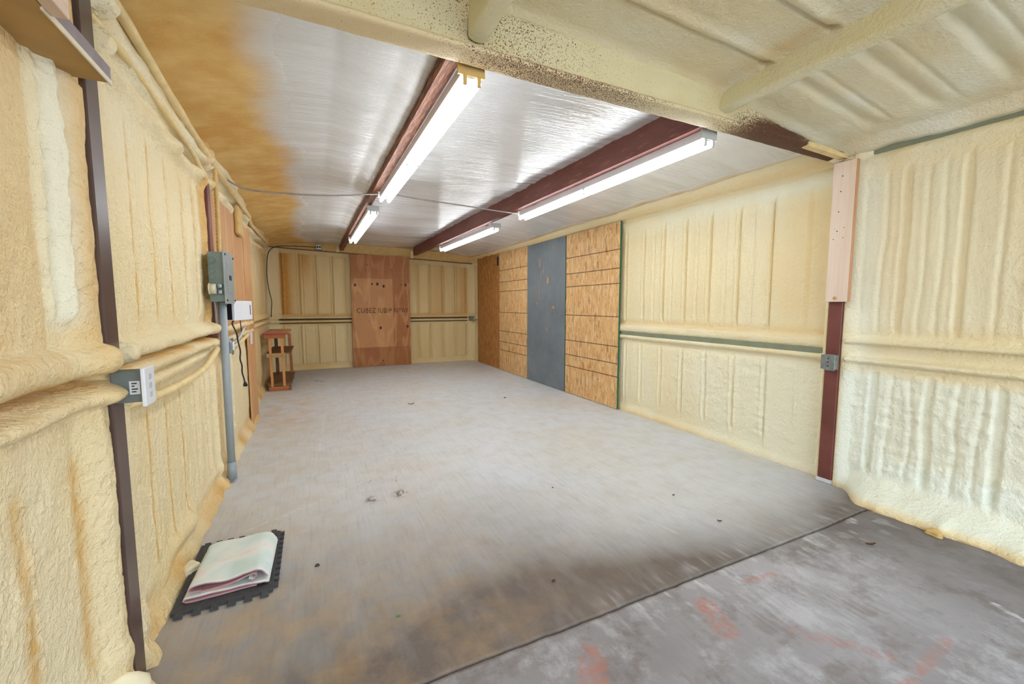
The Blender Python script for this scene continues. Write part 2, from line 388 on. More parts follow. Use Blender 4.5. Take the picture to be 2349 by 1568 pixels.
# concrete
def concrete(name, near):
    a = N(name)
    big = a.noise(1.1, None, 4); med = a.noise(6, None, 6, .65); fine = a.noise(90, None, 5, .7)
    if near:
        c = a.mix(a.ramp(big, [(.35, 0.0), (.65, 1.0)]), L(140, 134, 134), L(170, 166, 168))
        c = a.mix(a.ramp(a.noise(3.2, a.mp((1.4, 1, 1)), 8, .72), [(.50, 0.0), (.66, .75)]), c, L(196, 194, 196))
        c = a.mix(a.math('MULTIPLY', a.ramp(a.noise(5, a.mp(loc=(3, 1, 0)), 6, .7), [(.5, 0.0), (.62, 1.0)]), .55), c, L(112, 98, 90))
    else:
        c = a.mix(a.ramp(big, [(.35, 0.0), (.65, 1.0)]), L(212, 210, 206), L(214, 218, 224))
        c = a.mix(a.math('MULTIPLY', a.ramp(med, [(.45, 0.0), (.7, 1.0)]), .3), c, L(184, 174, 156))
        lines = a.noise(28, a.mp((2.2, .12, 1), (0, 0, .12)), 4, .6)
        c = a.mix(a.math('MULTIPLY', a.ramp(lines, [(.52, 0.0), (.66, 1.0)]), .22), c, L(160, 150, 134))
        scr = a.ramp(a.noise(8, a.mp((.25, 5, 1), (0, 0, -.2)), 5, .7), [(.66, 0.0), (.7, 1.0)])
        c = a.mix(a.math('MULTIPLY', scr, .4), c, L(222, 222, 222))
    # masks: R grime and darker areas, G rust/orange stains, B white scuff
    gm = a.attr(0); gm = a.math('MULTIPLY', gm, a.math('ADD', a.math('MULTIPLY', a.noise(7, a.mp((1.6, .5, 1)), 5, .6), .5), .75), True)
    c = a.mix(gm, c, L(92, 80, 78) if near else L(104, 92, 84))
    rm = a.math('MULTIPLY', a.attr(1), a.ramp(a.noise(5 if not near else 22, None, 6, .65), [(.40, 0.0), (.62 if near else .85, 1.0)]), True)
    c = a.mix(a.math('MULTIPLY', rm, .8), c, L(182, 112, 92) if near else L(196, 158, 104))
    c = a.mix(a.math('MULTIPLY', a.attr(2), a.ramp(a.noise(40, a.mp((1, .2, 1)), 4), [(.4, .2), (.6, 1.0)])), c, L(222, 222, 224))
    sp = a.ramp(a.noise(48, None, 2), [(.74, 0.0), (.78, 1.0)])
    c = a.mix(a.math('MULTIPLY', sp, .3), c, L(110, 98, 86))
    c = a.mix(a.math('MULTIPLY', a.ramp(fine, [(.35, 1.0), (.6, 0.0)]), .12), c, L(130, 124, 118))
    rg = a.ramp(med, [(.3, .42), (.7, .62)])
    return a.out(c, rg, a.bump(fine, .2, .002, a.bump(med, .15, .004)), spec=.4)
M['slab_far'] = concrete('concrete_far_slab', False)
M['slab_near'] = concrete('concrete_near_slab', True)
M['joint'] = simple('dark_joint_dirt', L(42, 40, 44), .9)

# ------------------------------------------------------------------ floor
YJ = 1.375
fl = struct(B().box((-4, -5, -.20), (8, 9.9, -.05)).done('floor', M['joint']))
def jl(x): return YJ + .012 * fbm(np.asarray(x) * 1.3, np.asarray(x) * 0, 5) + .004 * fbm(np.asarray(x) * 30, np.asarray(x) * 0, 8)
def slab(ys_fn, xs, nt, mat, attrfn, name):
    t = nt; X = np.repeat(xs[:, None], len(t), 1); Y = ys_fn(X, t[None, :])
    Z = .0012 * fbm(X * 3, Y * 3, 2) - .0015
    A = attrfn(X, Y)
    P = np.stack([X, Y, Z], -1)
    # drop skirts at both ends of t
    P0 = P[:, :1].copy(); P0[..., 2] = -.06; P1 = P[:, -1:].copy(); P1[..., 2] = -.06
    P = np.concatenate([P0, P, P1], 1); A = np.concatenate([A[:, :1], A, A[:, -1:]], 1)
    o = sheet(name, P, mat, A); o.parent = fl; return o
def far_attr(X, Y):
    d = Y - YJ
    g = 1.15 * np.exp(-(np.clip(d, 0, 9) / .30) ** 1.3) * ss(-.3, .9, X) * (.85 + .3 * fbm(X * 1.2, Y * 1.5, 4))  # darker towards the slab joint
    g += .55 * np.exp(-np.clip(d, 0, 9) / .45) * (1 - ss(.6, 2.0, X)) * (.8 + .6 * fbm(X * 2, Y * 2, 14))
    g += .5 * ss(2.6, 3.3, X) * np.exp(-np.clip(d, 0, 9) / .3)
    g += .42 * (1 - ss(1.6, 3.6, Y + .4 * fbm(X * 1.5, Y * 1.5, 24))) * (1 - ss(.9, 2.4, X)) + .12 * (1 - ss(.2, 1.5, X))
    g += .35 * (1 - ss(9.0, 9.0 - 1.3, Y)) * (1 - ss(-.2, 1.2, X))
    # foot prints / spots
    for (px, py, r) in ((.322, 2.93, .035), (.512, 2.935, .04), (.545, 2.965, .025), (.354, 3.248, .012), (.53, 3.173, .01), (.556, 3.242, .012), (.02, 8.1, .05), (.1, 8.0, .04)):
        g += 1.1 * np.exp(-(((X - px) / r) ** 2 + ((Y - py) / (r * 1.2)) ** 2)) * (vn(X * 70, Y * 70, 6) > .45)
    r = 1.0 * np.exp(-((X + .35) / .35) ** 2) * np.exp(-((Y - 6.1) / .9) ** 2) + .45 * np.exp(-((X + .3) / .3) ** 2) * ss(1.2, 2.5, Y)
    r += .5 * (1 - ss(.3, 1.3, X)) * (1 - ss(1.7, 2.8, Y)) + .22 * (1 - ss(2.0, 4.5, Y)) * (1 - ss(.8, 2.2, X))
    wsc = np.zeros_like(X)
    for (x0, y0, x1, y1) in ((-.4, 2.83, .45, 3.35), (-.45, 3.9, .8, 4.7), (1.4, 3.2, 1.9, 1.7), (.5, 3.7, 1.5, 3.9), (.0, 4.0, .1, 5.6)):
        dx, dy = x1 - x0, y1 - y0; tt = np.clip(((X - x0) * dx + (Y - y0) * dy) / (dx * dx + dy * dy), 0, 1)
        dd = np.hypot(X - x0 - tt * dx, Y - y0 - tt * dy + .02 * fbm(X * 3, Y * 3, 9)); wsc += .6 * np.exp(-(dd / .009) ** 2)
    wsc += .35 * ga(d, .05 + .03 * fbm(X * 8, Y * 0, 3), .05) * vn(X * 40, Y * 8, 11) ** 2 * ss(.6, 1.4, X)
    wsc += .35 * ss(1.0, 2.2, X) * ga(Y, 1.95, .35) * vn(X * 3, Y * 3, 12)
    return np.clip(np.stack([g, r, wsc], -1), 0, 1)
def near_attr(X, Y):
    g = .75 * ss(2.2, 3.0, X + .25 * fbm(X * 2, Y * 2, 3)) + .35 * fbm(X * 1.3, Y * 1.6, 21)
    g += .35 * (1 - ss(.2, 1.0, X))
    r = np.zeros_like(X)
    def quad(x0, y0, x1, y1, wd):
        dx, dy = x1 - x0, y1 - y0; tt = np.clip(((X - x0) * dx + (Y - y0) * dy) / (dx * dx + dy * dy), 0, 1)
        dd = np.hypot(X - x0 - tt * dx, Y - y0 - tt * dy); return 1 - ss(wd * .8, wd, dd)
    r += quad(1.545, 1.22, 1.50, 1.08, .055) + .9 * quad(.93, 1.22, .86, 1.12, .06) + .8 * quad(1.86, 1.24, 2.04, 1.22, .018)
    r += .8 * quad(1.70, .62, 2.25, .66, .02) + .6 * quad(1.75, .95, 1.95, .72, .03)
    wsc = .9 * quad(2.72, .66, 2.68, .50, .012) + .5 * (vn(X * 30, Y * 12, 31) > .72) * ga(Y, YJ, .18) * ss(.8, 1.5, X)
    wsc += .45 * ga(X, 1.9, .6) * ga(Y, .95, .25) * vn(X * 5, Y * 5, 33)
    return np.clip(np.stack([g, r, wsc], -1), 0, 1)
tf = np.concatenate([np.linspace(0, .18, 110), np.linspace(.18, 1, 260)[1:]])
slab(lambda X, t: (jl(X) + .008) + t * (9.75 - jl(X)), np.linspace(-1.0, 3.9, 420), tf, M['slab_far'], far_attr, 'slab')
slab(lambda X, t: (jl(X) - .008) * (1 - t) + (-1.2) * t, np.linspace(-1.0, 3.9, 360), np.linspace(0, 1, 200), M['slab_near'], near_attr, 'slab')

# ------------------------------------------------------------------ left wall
def grooves(h, U, V, cs, d, wdt, m, lip=.004, seed=1, wob=.006):
    for i, c in enumerate(cs):
        cc = c + wob * fbm(V * 2.5, V * 0 + c * 3, seed + i) * 2
        dd = d * (.75 + .5 * vn(V * 3, V * 0 + c, seed + i))
        h = h + m * (-dd * np.exp(-((U - cc) / wdt) ** 2) + lip * np.exp(-((U - cc - .028) / .016) ** 2) + lip * .7 * np.exp(-((U - cc + .03) / .016) ** 2))
    return h
us = np.concatenate([np.arange(-1.2, .9, .05), np.arange(.9, 2.0, .0065), np.arange(2.0, 3.95, .006), np.arange(3.95, 4.2, .011), np.arange(4.2, 6.2, .018), np.arange(6.2, 9.75, .03)])
vs = np.arange(-.01, 2.66, .0105)
Y, Z = np.meshgrid(us, vs, indexing='ij')
mz_low = ss(.16, .24, Z) * (1 - ss(.84, .93, Z)); 
arch = .05 * np.abs(np.sin((Y - 2.03) / .255 * math.pi))
mz_up = ss(1.24, 1.32, Z) * (1 - ss(2.02 + arch, 2.12 + arch, Z))
mpan = np.clip(mz_low + mz_up, 0, 1)
bay = (1 - ga(Y, 1.81, .1)) * (1 - ga(Y, 3.66, .1))
h = np.full_like(Y, -.672)
h += -.075 * ss(5.7, 6.2, Y) - .05 * ss(8.7, 9.1, Y)
h += .010 * mpan * np.abs(np.sin((Y - 2.03) / .255 * math.pi)) ** .5
h = grooves(h, Y, Z, [.6, .9, 1.15, 1.38, 1.635], .040, .015, mz_low, .012, 3, .005)
h = grooves(h, Y, Z, [.6, .9, 1.2, 1.45], .014, .012, mz_up, .004, 3, .005)
h = grooves(h, Y, Z, [2.03, 2.28, 2.52, 2.78, 3.06, 3.34], .045, .013, mpan * bay, .012, 13)
h = grooves(h, Y, Z, [2.11, 2.36, 2.61, 2.87, 3.15, 3.43], .008, .010, mpan * bay, .002, 113)
h = grooves(h, Y, Z, [4.1, 4.4, 4.7, 5.0, 5.3, 6.2, 6.5, 6.8, 7.1, 7.4, 7.7, 8.0, 8.3, 8.6, 8.9, 9.2], .016, .016, mpan, .004, 33)
# near bay glossy bulges between y 1.45 and 1.72
h += (.040 * ga(Y, 1.655 + .015 * np.sin(Z * 5), .028) + .022 * ga(Y, 1.60, .018) - .02 * ga(Y, 1.568, .01)) * mz_up * (.7 + .5 * vn(Y * 18, Z * 9, 4)) * ss(.9, 1.0, Z)
h += .009 * ga(Y, 1.64, .06) * mz_up * fbm(Y * 55, Z * 38, 14, 2)
h += .012 * ga(Y, 1.73, .05) * (Z < 2.0)
# bevelled frame round posts
h += .022 * ga(Y, 1.735, .035) + .022 * ga(Y, 1.925, .04) + .03 * ga(Y, 3.58, .03) + .02 * ga(Y, 3.77, .04)
dn = np.clip(1.768 - Y, 0, 9); df = np.clip(Y - 1.868, 0, 9)
h = np.where(Y < 1.82, np.maximum(h, -.606 - .05 * ss(.03, .13, dn)), np.where(Y < 3, np.maximum(h, -.608 - .055 * ss(.06, .12, df)), h))
# girt rolls
wv = .012 * fbm(Y * 2, Y * 0, 7)
near = 1 - ss(1.78, 1.84, Y); seg = ss(1.84, 1.88, Y) * (1 - ss(3.6, 3.64, Y)); far = ss(3.9, 4.1, Y)
def roll(zc, r, amp): return amp * np.sqrt(np.clip(1 - ((Z - zc) / r) ** 2, 0, 1))
kk = .7 + .6 * vn(Y * 6, Z * 10, 9)
h += near * (roll(1.165 + wv, .05, .055) * kk + roll(1.05 - wv, .028, .05) - .10 * ga(Z, 1.103 + wv, .010))
h += seg * (roll(1.17 + wv, .045, .045) * kk + roll(1.075 - wv, .035, .04) * kk - .10 * ga(Z, 1.122 + wv, .009) - .06 * ga(Z, 1.035 + wv, .009) + .02 * ga(Z, 1.0, .03))
h += far * (roll(1.13, .04, .05) + roll(1.045, .03, .05) - .05 * ga(Z, 1.09, .01))
# eave: thick roll
ez = 2.30 + .02 * np.sin(Y * 1.7) + .06 * ss(6, 9, Y)
h += .062 * np.sqrt(np.clip(1 - ((Z - ez - .045) / .048) ** 2, 0, 1)) * (.7 + .6 * vn(Y * 6, Z * 9, 15)) + .05 * np.sqrt(np.clip(1 - ((Z - ez - .12) / .04) ** 2, 0, 1)) * (.5 + .9 * vn(Y * 4, Z * 4, 25)) + .02 * ga(Z, 2.16, .05) * fbm(Y * 9, Z * 9, 26)
h += .045 * ga(Z, ez - .09, .05) * (.6 + .9 * vn(Y * 7, Z * 7, 16)) - .07 * ga(Z, ez - .03, .014) * ss(.3, .5, vn(Y * 2.2, Z * 0, 18))
h += .10 * ss(2.40, 2.6, Z)
# foot
ft = .10 + .05 * fbm(Y * 3, Y * 0, 19)
foot = (1 - ss(.0, 1.0, Z / np.clip(ft, .03, 1)))
h += foot * (.055 + .03 * fbm(Y * 6, Z * 6, 22)) + .03 * ga(Z, .16, .05) * vn(Y * 5, Z * 8, 24) * (1 - far)
h += .03 * ga(Y, 2.75, .12) * ga(Z, .12, .08) + .02 * ga(Y, 2.3, .1) * ga(Z, .1, .05)
h += .004 * fbm(Y * 34, Z * 30, 30) + .006 * fbm(Y * 7, Z * 4, 40) + .004 * (Y < 1.75) * fbm(Y * 20, Z * 16, 31)
h = np.where((Y < 1.768) & (Z > 2.0), np.minimum(h, -.612), h)
fr = .006 * fbm(Z * 30, Z * 0, 77)
h = np.where((Y > 1.768 + fr) & (Y < 1.870 + fr) & ((Z < 1.03) | (Z > 1.12)), np.minimum(h, -.615), h)
org = .75 * ga(Y, 1.73, .07) * ss(.9, 1.4, Z) + .9 * ga(Y, 3.56, .07) * ss(1.1, 1.3, Z) + .55 * ga(Y, 3.8, .12)
org += .5 * (Y < 1.57) * ss(.9, 1.3, Z) * (.6 + .8 * vn(Y * 6, Z * 3, 71)) + .8 * ga(Z, 1.11 + wv, .02) * vn(Y * 8, Z * 20, 66) * 1.5 + .12 * near * ga(Z, 1.03, .12)
org += .75 * (1 - ss(.04, .2, Z)) * vn(Y * 5, Z * 5, 44) * 1.3 + .5 * ss(4.2, 6, Y) * vn(Y * 2, Z * 1, 45)
org += .8 * (grooves(np.zeros_like(Y), Y, Z, [.6, .9, 1.15, 1.38, 1.635], -.7, .026, mz_low, 0, 3, .005) + grooves(np.zeros_like(Y), Y, Z, [2.03, 2.28, 2.52, 2.78, 3.06, 3.34], -1, .013, mpan, 0, 13)) * (.75 + .9 * vn(Y * 45, Z * 45, 47))
pale = .9 * ga(Y, 1.65, .055) * mz_up + .6 * ga(Z, ez + .02, .06) * vn(Y * 3, Z * 3, 48) + .35 * ga(Y, 2.2, .25) * ga(Z, 2.05, .15)
AT = np.clip(np.stack([org, pale, org * 0], -1), 0, 1)
struct(sheet('wall_left', np.stack([h, Y, Z], -1), M['foam_left'], AT, flip=False, back=[((-1.02, -1.2, -.05), (-.9, 9.9, 2.8))]))

# ------------------------------------------------------------------ right wall
us = np.concatenate([np.arange(-1.2, .4, .05), np.arange(.4, 2.0, .0065), np.arange(2.0, 4.4, .007), np.arange(4.4, 9.75, .03)])
vs = np.arange(-.01, 2.66, .0105)
Y, Z = np.meshgrid(us, vs, indexing='ij')
nearb = 1 - ss(1.66, 1.70, Y); farb = ss(1.80, 1.84, Y)
h = 3.565 - .06 * nearb - .04 * ga(Y, 1.75, .09)
mlow = ss(.14, .22, Z) * (1 - ss(.83, .89, Z)); mup = ss(1.13, 1.19, Z) * (1 - ss(2.16, 2.26, Z))
H_ = np.zeros_like(Y)
H_ += .008 * np.clip(mlow + mup, 0, 1) * np.abs(np.sin((Y - 2.0) / .305 * math.pi)) ** .5
H_ = grooves(H_, Y, Z, [2.0, 2.30, 2.61, 2.92, 3.22, 3.52, 3.83, 4.13], .024, .0095, mup * farb, .009, 51, .002)
H_ = grooves(H_, Y, Z, [2.15, 2.47, 2.75, 3.07, 3.4, 3.67], .009, .008, mup * farb, .003, 71, .003)
H_ = grooves(H_, Y, Z, [2.02, 2.31, 2.62, 2.93, 3.23, 3.53, 3.84, 4.12], .018, .010, mlow * farb, .010, 61, .004)
H_ = grooves(H_, Y, Z, [.2, .52, .82, 1.12, 1.40], .040, .015, mup * nearb, .006, 81, .006)
H_ = grooves(H_, Y, Z, [.70, .96, 1.21, 1.29, 1.5], .009, .010, mup * nearb, .003, 91, .008)
H_ = grooves(H_, Y, Z, [.30, .60, .90, 1.21, 1.50], .034, .02, mlow * nearb, .006, 95, .008)
H_ = grooves(H_, Y, Z, [.7, .98, 1.08, 1.30, 1.4], .007, .010, mlow * nearb, .004, 99, .015)
wv = .006 * fbm(Y * 3, Y * 0, 7)
# far girt
H_ += farb * (.045 * np.sqrt(np.clip(1 - ((Z - 1.055 - wv) / .055) ** 2, 0, 1)) * (.8 + .4 * vn(Y * 5, Z * 8, 9)) + .05 * np.sqrt(np.clip(1 - ((Z - .948 - wv) / .03) ** 2, 0, 1)) )
H_ = np.where((farb > .5) & (Z > .974) & (Z < 1.002), -.005, H_)
# near girt channel
H_ += nearb * (.03 * ga(Z, 1.09 + wv, .02) + .035 * np.sqrt(np.clip(1 - ((Z - 1.075) / .012) ** 2, 0, 1)) + .045 * np.sqrt(np.clip(1 - ((Z - .95) / .022) ** 2, 0, 1)) - .015 * ss(.975, .98, Z) * (1 - ss(1.06, 1.065, Z)))
# eave strut
H_ += farb * (.06 * ss(2.36, 2.40, Z) + .02 * ga(Z, 2.33, .04) + .05 * ga(Z, 2.50, .03)) + .03 * ga(Z, 2.29, .07) * vn(Y * 4, Z * 4, 17) * farb
H_ += nearb * (.03 * ga(Z, 2.32, .04) * (.5 + vn(Y * 6, Z * 5, 27)) - .09 * ss(2.355, 2.37, Z) + .22 * ss(2.42, 2.5, Z))
# foot
fz = np.clip(.11 + .05 * fbm(Y * 3, Y * 0, 29), .05, 1)
H_ += farb * (1 - ss(0, 1, Z / .1)) * (.03 + .02 * fbm(Y * 5, Z * 5, 28))
bul = nearb * (1 - ss(1.42, 1.66, Y))
H_ += bul * ((.17 + .05 * fbm(Y * 5, Z * 7, 31)) * (1 - ss(.0, 1.0, Z / (fz * 1.5))) + .035 * (1 - ss(.05, .45, Z)) ) + nearb * .03 * (1 - ss(0, .12, Z))
H_ += .03 * ga(Y, 1.03, .035) * ga(Z, .05, .04)
H_ += .0038 * fbm(Y * 30, Z * 34, 30) + .005 * fbm(Y * 6, Z * 4, 40) + .011 * mlow * fbm(Y * 12, Z * 34, 41) * (1 - .7 * ss(2.4, 3.6, Y))
X = h - H_
dn = np.clip(1.697 - Y, 0, 9); df = np.clip(Y - 1.795, 0, 9)
X = np.where(Y < 1.745, np.minimum(X, 3.468 + .045 * ss(.02, .14, dn)), np.where(Y < 2.3, np.minimum(X, 3.468 + .09 * ss(.015, .07, df)), X))
fr = .004 * fbm(Z * 30, Z * 0, 78)
X = np.where((Y > 1.697 + fr) & (Y < 1.795 + fr), np.maximum(X, 3.475), X)
org = farb * (.5 * ga(Z, 1.13, .04) + .35 * ss(1.1, 1.3, Z) * (1 - ss(2.1, 2.2, Z)) * vn(Y * 1.5, Z * .6, 52) + .5 * ga(Z, 2.40, .05)) + .6 * (1 - ss(0, .06, Z))
org += .35 * grooves(np.zeros_like(Y), Y, Z, [.2, .52, .82, 1.12, 1.40], -1, .018, mup * nearb, 0, 81, .006) + .25 * grooves(np.zeros_like(Y), Y, Z, [2.0, 2.30, 2.61, 2.92, 3.22, 3.52, 3.83, 4.13], -1, .014, mup * farb, 0, 51, .004)
org += nearb * (.5 * ga(Y, 1.5, .08) * ss(1.2, 1.5, Z) * ga(Z, 1.7, .8) + .4 * ga(Z, 1.16, .05) * vn(Y * 4, Z * 4, 6) + .3 * mup * vn(Y * 3, Z * .5, 8))
pale = nearb * (.8 * (Z < .3) * ss(.02, .06, Z) + .75 * mlow + .25 * mup + .5 * ga(Y, 1.58, .1)) + farb * (.55 * (1 - ss(.85, .95, Z)) * (1 - ss(2.0, 3.6, Y)) + .6 * ga(Z, 2.27, .05) * (1 - ss(2, 4, Y)))
AT = np.clip(np.stack([org, pale, org * 0], -1), 0, 1)
struct(sheet('wall_right', np.stack([X, Y, Z], -1), M['foam_right'], AT, flip=True, back=[((3.9, -1.2, -.05), (4.02, 9.9, 2.8))]))

# ------------------------------------------------------------------ rear wall
us = np.arange(-.95, 3.95, .0075); vs = np.arange(-.01, 2.72, .012)
X, Z = np.meshgrid(us, vs, indexing='ij')
top = 2.43 - .04 * X
mlow = ss(.10, .15, Z) * (1 - ss(.88, .93, Z)); mup = ss(1.13, 1.17, Z) * (1 - ss(top - .10, top - .05, Z))
mp_ = np.clip(mlow + mup, 0, 1)
Hh = .012 * mp_ * np.abs(np.sin((X + .195) / .305 * math.pi)) ** .4
Hh = grooves(Hh, X, Z, [-.53, -.215, .10, .41, .66, 2.21, 2.47, 2.77, 3.08, 3.35], .034, .014, mp_, .016, 7, .004)
Hh = grooves(Hh, X, Z, [-.15, .14, .36, .70, 2.16, 2.52, 2.73, 3.03], .012, .008, mp_, .003, 27, .004)
Hh += .05 * np.sqrt(np.clip(1 - ((Z - 1.08) / .03) ** 2, 0, 1)) + .05 * np.sqrt(np.clip(1 - ((Z - 1.0) / .025) ** 2, 0, 1)) - .03 * ga(Z, 1.043, .010) - .03 * ga(Z, .965, .008)
Hh += .10 * (1 - ss(-.78, -.56, X)) + .09 * ss(3.33, 3.6, X) * (.8 + .4 * vn(X * 3, Z * 3, 5)) + .03 * (1 - ss(0, .07, Z))
Hh += .0025 * fbm(X * 20, Z * 24, 3) + .006 * fbm(X * 4, Z * 3, 6)
org = mup * (1.1 * ga(X, -.47, .12) + .8 * ga(X, -.1, .12) * ss(1.6, 2.3, Z) + .6 * ga(X, 3.3, .14) + .4 * ga(X, 2.7, .2)) + .5 * ga(Z, 1.13, .03)
pale = .6 * (X < -.56) + .4 * mlow * (X < .8) + .3 * (X > 3.38)
AT = np.clip(np.stack([org, pale, org * 0], -1), 0, 1)
struct(sheet('wall_back', np.stack([X, 9.62 - Hh, Z], -1), M['foam_rear'], AT, back=[((-1.02, 9.78, -.05), (4.02, 9.9, 2.8))]))

# ------------------------------------------------------------------ ceilings
kx = [-1.0, -.72, -.5, -.2, .15, .45, .595, .62, 1.0, 1.5, 2.0, 2.195, 2.30, 2.7, 3.1, 3.45, 3.6, 3.95]
kz = [2.40, 2.43, 2.50, 2.555, 2.585, 2.555, 2.50, 2.575, 2.595, 2.60, 2.60, 2.615, 2.59, 2.565, 2.53, 2.485, 2.47, 2.44]
xs = np.arange(-.98, 3.96, .02); ys = np.concatenate([np.arange(1.80, 5.5, .014), np.arange(5.5, 9.7, .022)])
X, Y = np.meshgrid(xs, ys, indexing='ij')
Zc = np.interp(X, kx, kz)
rr = ss(2, 9, Y)
Zc += .07 * rr * ga(X, .6, .35) + .045 * rr * (1 - ss(-.8, .4, X)) + .02 * rr * ga(X, 2.2, .4) - .02 * rr * ss(2.4, 3.4, X)
nb = np.maximum(ga(X, .6, .28), ga(X, 2.2, .28))
cr = fbm(X * .9 + 3, Y * 9, 3, 3)
Zc += (.005 + .008 * nb) * cr + .012 * fbm(X * .6, Y * 1.3, 8)
Zc += .006 * np.sin((Y + .08 * fbm(X * 2, Y, 9)) * 2 * math.pi / .9) * ga(X, 1.4, .7)
edge = 1 - ss(-.72, .14, X + .16 * fbm(Y * .9, X * .5, 5, 2) + .02 * fbm(Y * 5, X * 3, 6))
ov = 1.15 * edge + .8 * ss(3.25, 3.6, X) + .45 * ss(8.6, 9.6, Y) + .35 * (1 - ss(-.5, .3, X)) * ss(3.6, 4.6, Y)
AT = np.clip(np.stack([ov, ov * 0, ov * 0], -1), 0, 1)
struct(sheet('ceiling', np.stack([X, Y, Zc], -1), M['vinyl'], AT, flip=True, back=[((-1.05, 1.80, 2.78), (4.05, 9.92, 2.86))]))
# near bay foam ceiling (part of the ceiling)
xs = np.arange(-.98, 3.96, .014); ys = np.concatenate([np.arange(-1.2, .4, .04), np.arange(.4, 1.86, .009)])
X, Y = np.meshgrid(xs, ys, indexing='ij')
Zc = np.interp(X, [-1, 2.25, 3.42, 4], [2.70, 2.588, 2.452, 2.43]) - (.05 + .02 * vn(Y * 7, X * 7, 5)) * ss(3.38, 3.47, X) - .02 * ga(X, 3.2, .1) * vn(X * 5, Y * 5, 3)
g = np.zeros_like(X)
purl = (1 - .8 * ga(X, .68, .1)) * (1 - .8 * ga(X, 2.235, .1))
bayl = (X < 2.2)
for yc in (1.50, 1.195, .89, .585, .28):
    yy = yc + .012 * fbm(X * 2, X * 0, int(yc * 30))
    g += np.where(bayl, .026 * np.exp(-((Y - yy) / .008) ** 2) - .014 * np.exp(-((Y - yy + .04) / .03) ** 2), .030 * np.exp(-((Y - yy) / .030) ** 2) + .010 * np.exp(-((Y - yy + .10) / .012) ** 2))
g *= ss(-.5, .6, X) * (1 - ss(3.1, 3.3, X)) * purl
Zc += g - .02 * ga(X, .68, .07) - .02 * ga(X, 2.235, .07) - .03 * ga(Y, 1.80, .05)
for yc in (1.50, 1.195, .89): Zc += .07 * ga(X, 2.175, .022) * ga(Y, yc - .01, .018)
Zc += .003 * fbm(X * 24, Y * 24, 3) + .010 * fbm(X * 4, Y * 4, 6)
org = .5 * vn(X * 2, Y * 3, 4) * ss(.3, 1.2, X) * .8 + .5 * ga(X, 2.12, .05)
pale = .7 * vn(X * 4, Y * 5, 14) ** 2 + .3 * ss(2.3, 3, X)
AT = np.clip(np.stack([org, pale, org * 0], -1), 0, 1)
o = sheet('foam_underside', np.stack([X, Y, Zc], -1), M['foam_roof'], AT, flip=True, back=[((-1.05, -1.2, 2.78), (4.05, 1.8, 2.86))])
o.parent = bpy.data.objects['ceiling']

# ------------------------------------------------------------------ girder between the bays (foam covered I section)
xs = np.arange(-.95, 3.62, .012)
prof = [(1.795, 2.68), (1.795, 2.62), (1.797, 2.56), (1.797, 2.50), (1.792, 2.465), (1.772, 2.455), (1.748, 2.450), (1.742, 2.438), (1.748, 2.428), (1.78, 2.424), (1.81, 2.424), (1.84, 2.425), (1.862, 2.427), (1.868, 2.436), (1.86, 2.446), (1.825, 2.45), (1.822, 2.60), (1.822, 2.72)]
# densify
pp = []
for (a0, b0), (a1, b1) in zip(prof[:-1], prof[1:]):
    k = max(1, int(math.hypot(a1 - a0, b1 - b0) / .012))
    for i in range(k): pp.append((a0 + (a1 - a0) * i / k, b0 + (b1 - b0) * i / k))
pp.append(prof[-1]); pp = np.array(pp)
X, S = np.meshgrid(xs, np.arange(len(pp)), indexing='ij')
Yg = pp[S, 0]; Zg = pp[S, 1] + .045 * (1 - ss(-.2, 1.2, X)) * 0 - .011 * X
Zrel = pp[S, 1]
web = (Yg < 1.81) & (Zrel > 2.47)
fillet = .03 * ga(Zrel, 2.60, .04) + .02 * ga(X, 2.235, .09) * web + .03 * ss(3.35, 3.6, X) * web
Yg = Yg - np.where(web, fillet + .004 * fbm(X * 9, Zrel * 9, 5), 0)
under = (Zrel < 2.452) & (Yg < 1.866)
Zg = Zg - np.where(Yg < 1.87, .012 * (1 - ss(1.0, 2.6, X)) * (Zrel < 2.5), 0) + .003 * fbm(X * 14, Yg * 20, 4)
steelm = np.zeros_like(X) - .35
steelm = np.where(under, .12 + .36 * ss(.3, .9, X) * (1 - .7 * ga(X, 1.95, .3)) + .4 * ss(2.2, 2.6, X) + .3 * ss(3.0, 3.2, X), steelm)
steelm = np.where(web, .20 + .75 * ga(X, 2.78, .36) * ga(Zrel, 2.49, .06) + .5 * ga(X, 3.25, .16) * ga(Zrel, 2.52, .06) + .16 * ga(X, .85, .35) - .10 * ga(X, 1.8, .3), steelm)
steelm = np.where((Yg > 1.82) & (Zrel > 2.44), .9, steelm)
lightm = np.where(under, .9 * (1 - ss(1.2, 1.7, X)) + .5 * ga(X, 2.0, .4), 0) + np.where(web, .0, 0)
AT = np.clip(np.stack([steelm + .35, lightm, lightm * 0], -1), 0, 1)
AT[..., 0] = np.clip(steelm, 0, 1)
o = sheet('roof_girder', np.stack([X, Yg, Zg], -1), M['girder'], AT)
tag(o, 'foam-covered steel girder crossing the ceiling between white and foam bays', 'beam')
g = B()
g.prism([(3.0, 2.385), (3.42, 2.372), (3.60, 2.372), (3.56, 2.385), (3.40, 2.40), (3.2, 2.412), (3.0, 2.415)], 1.735, 1.78, 'y')
g.done('foam_lip', M['foamcoat'], o)

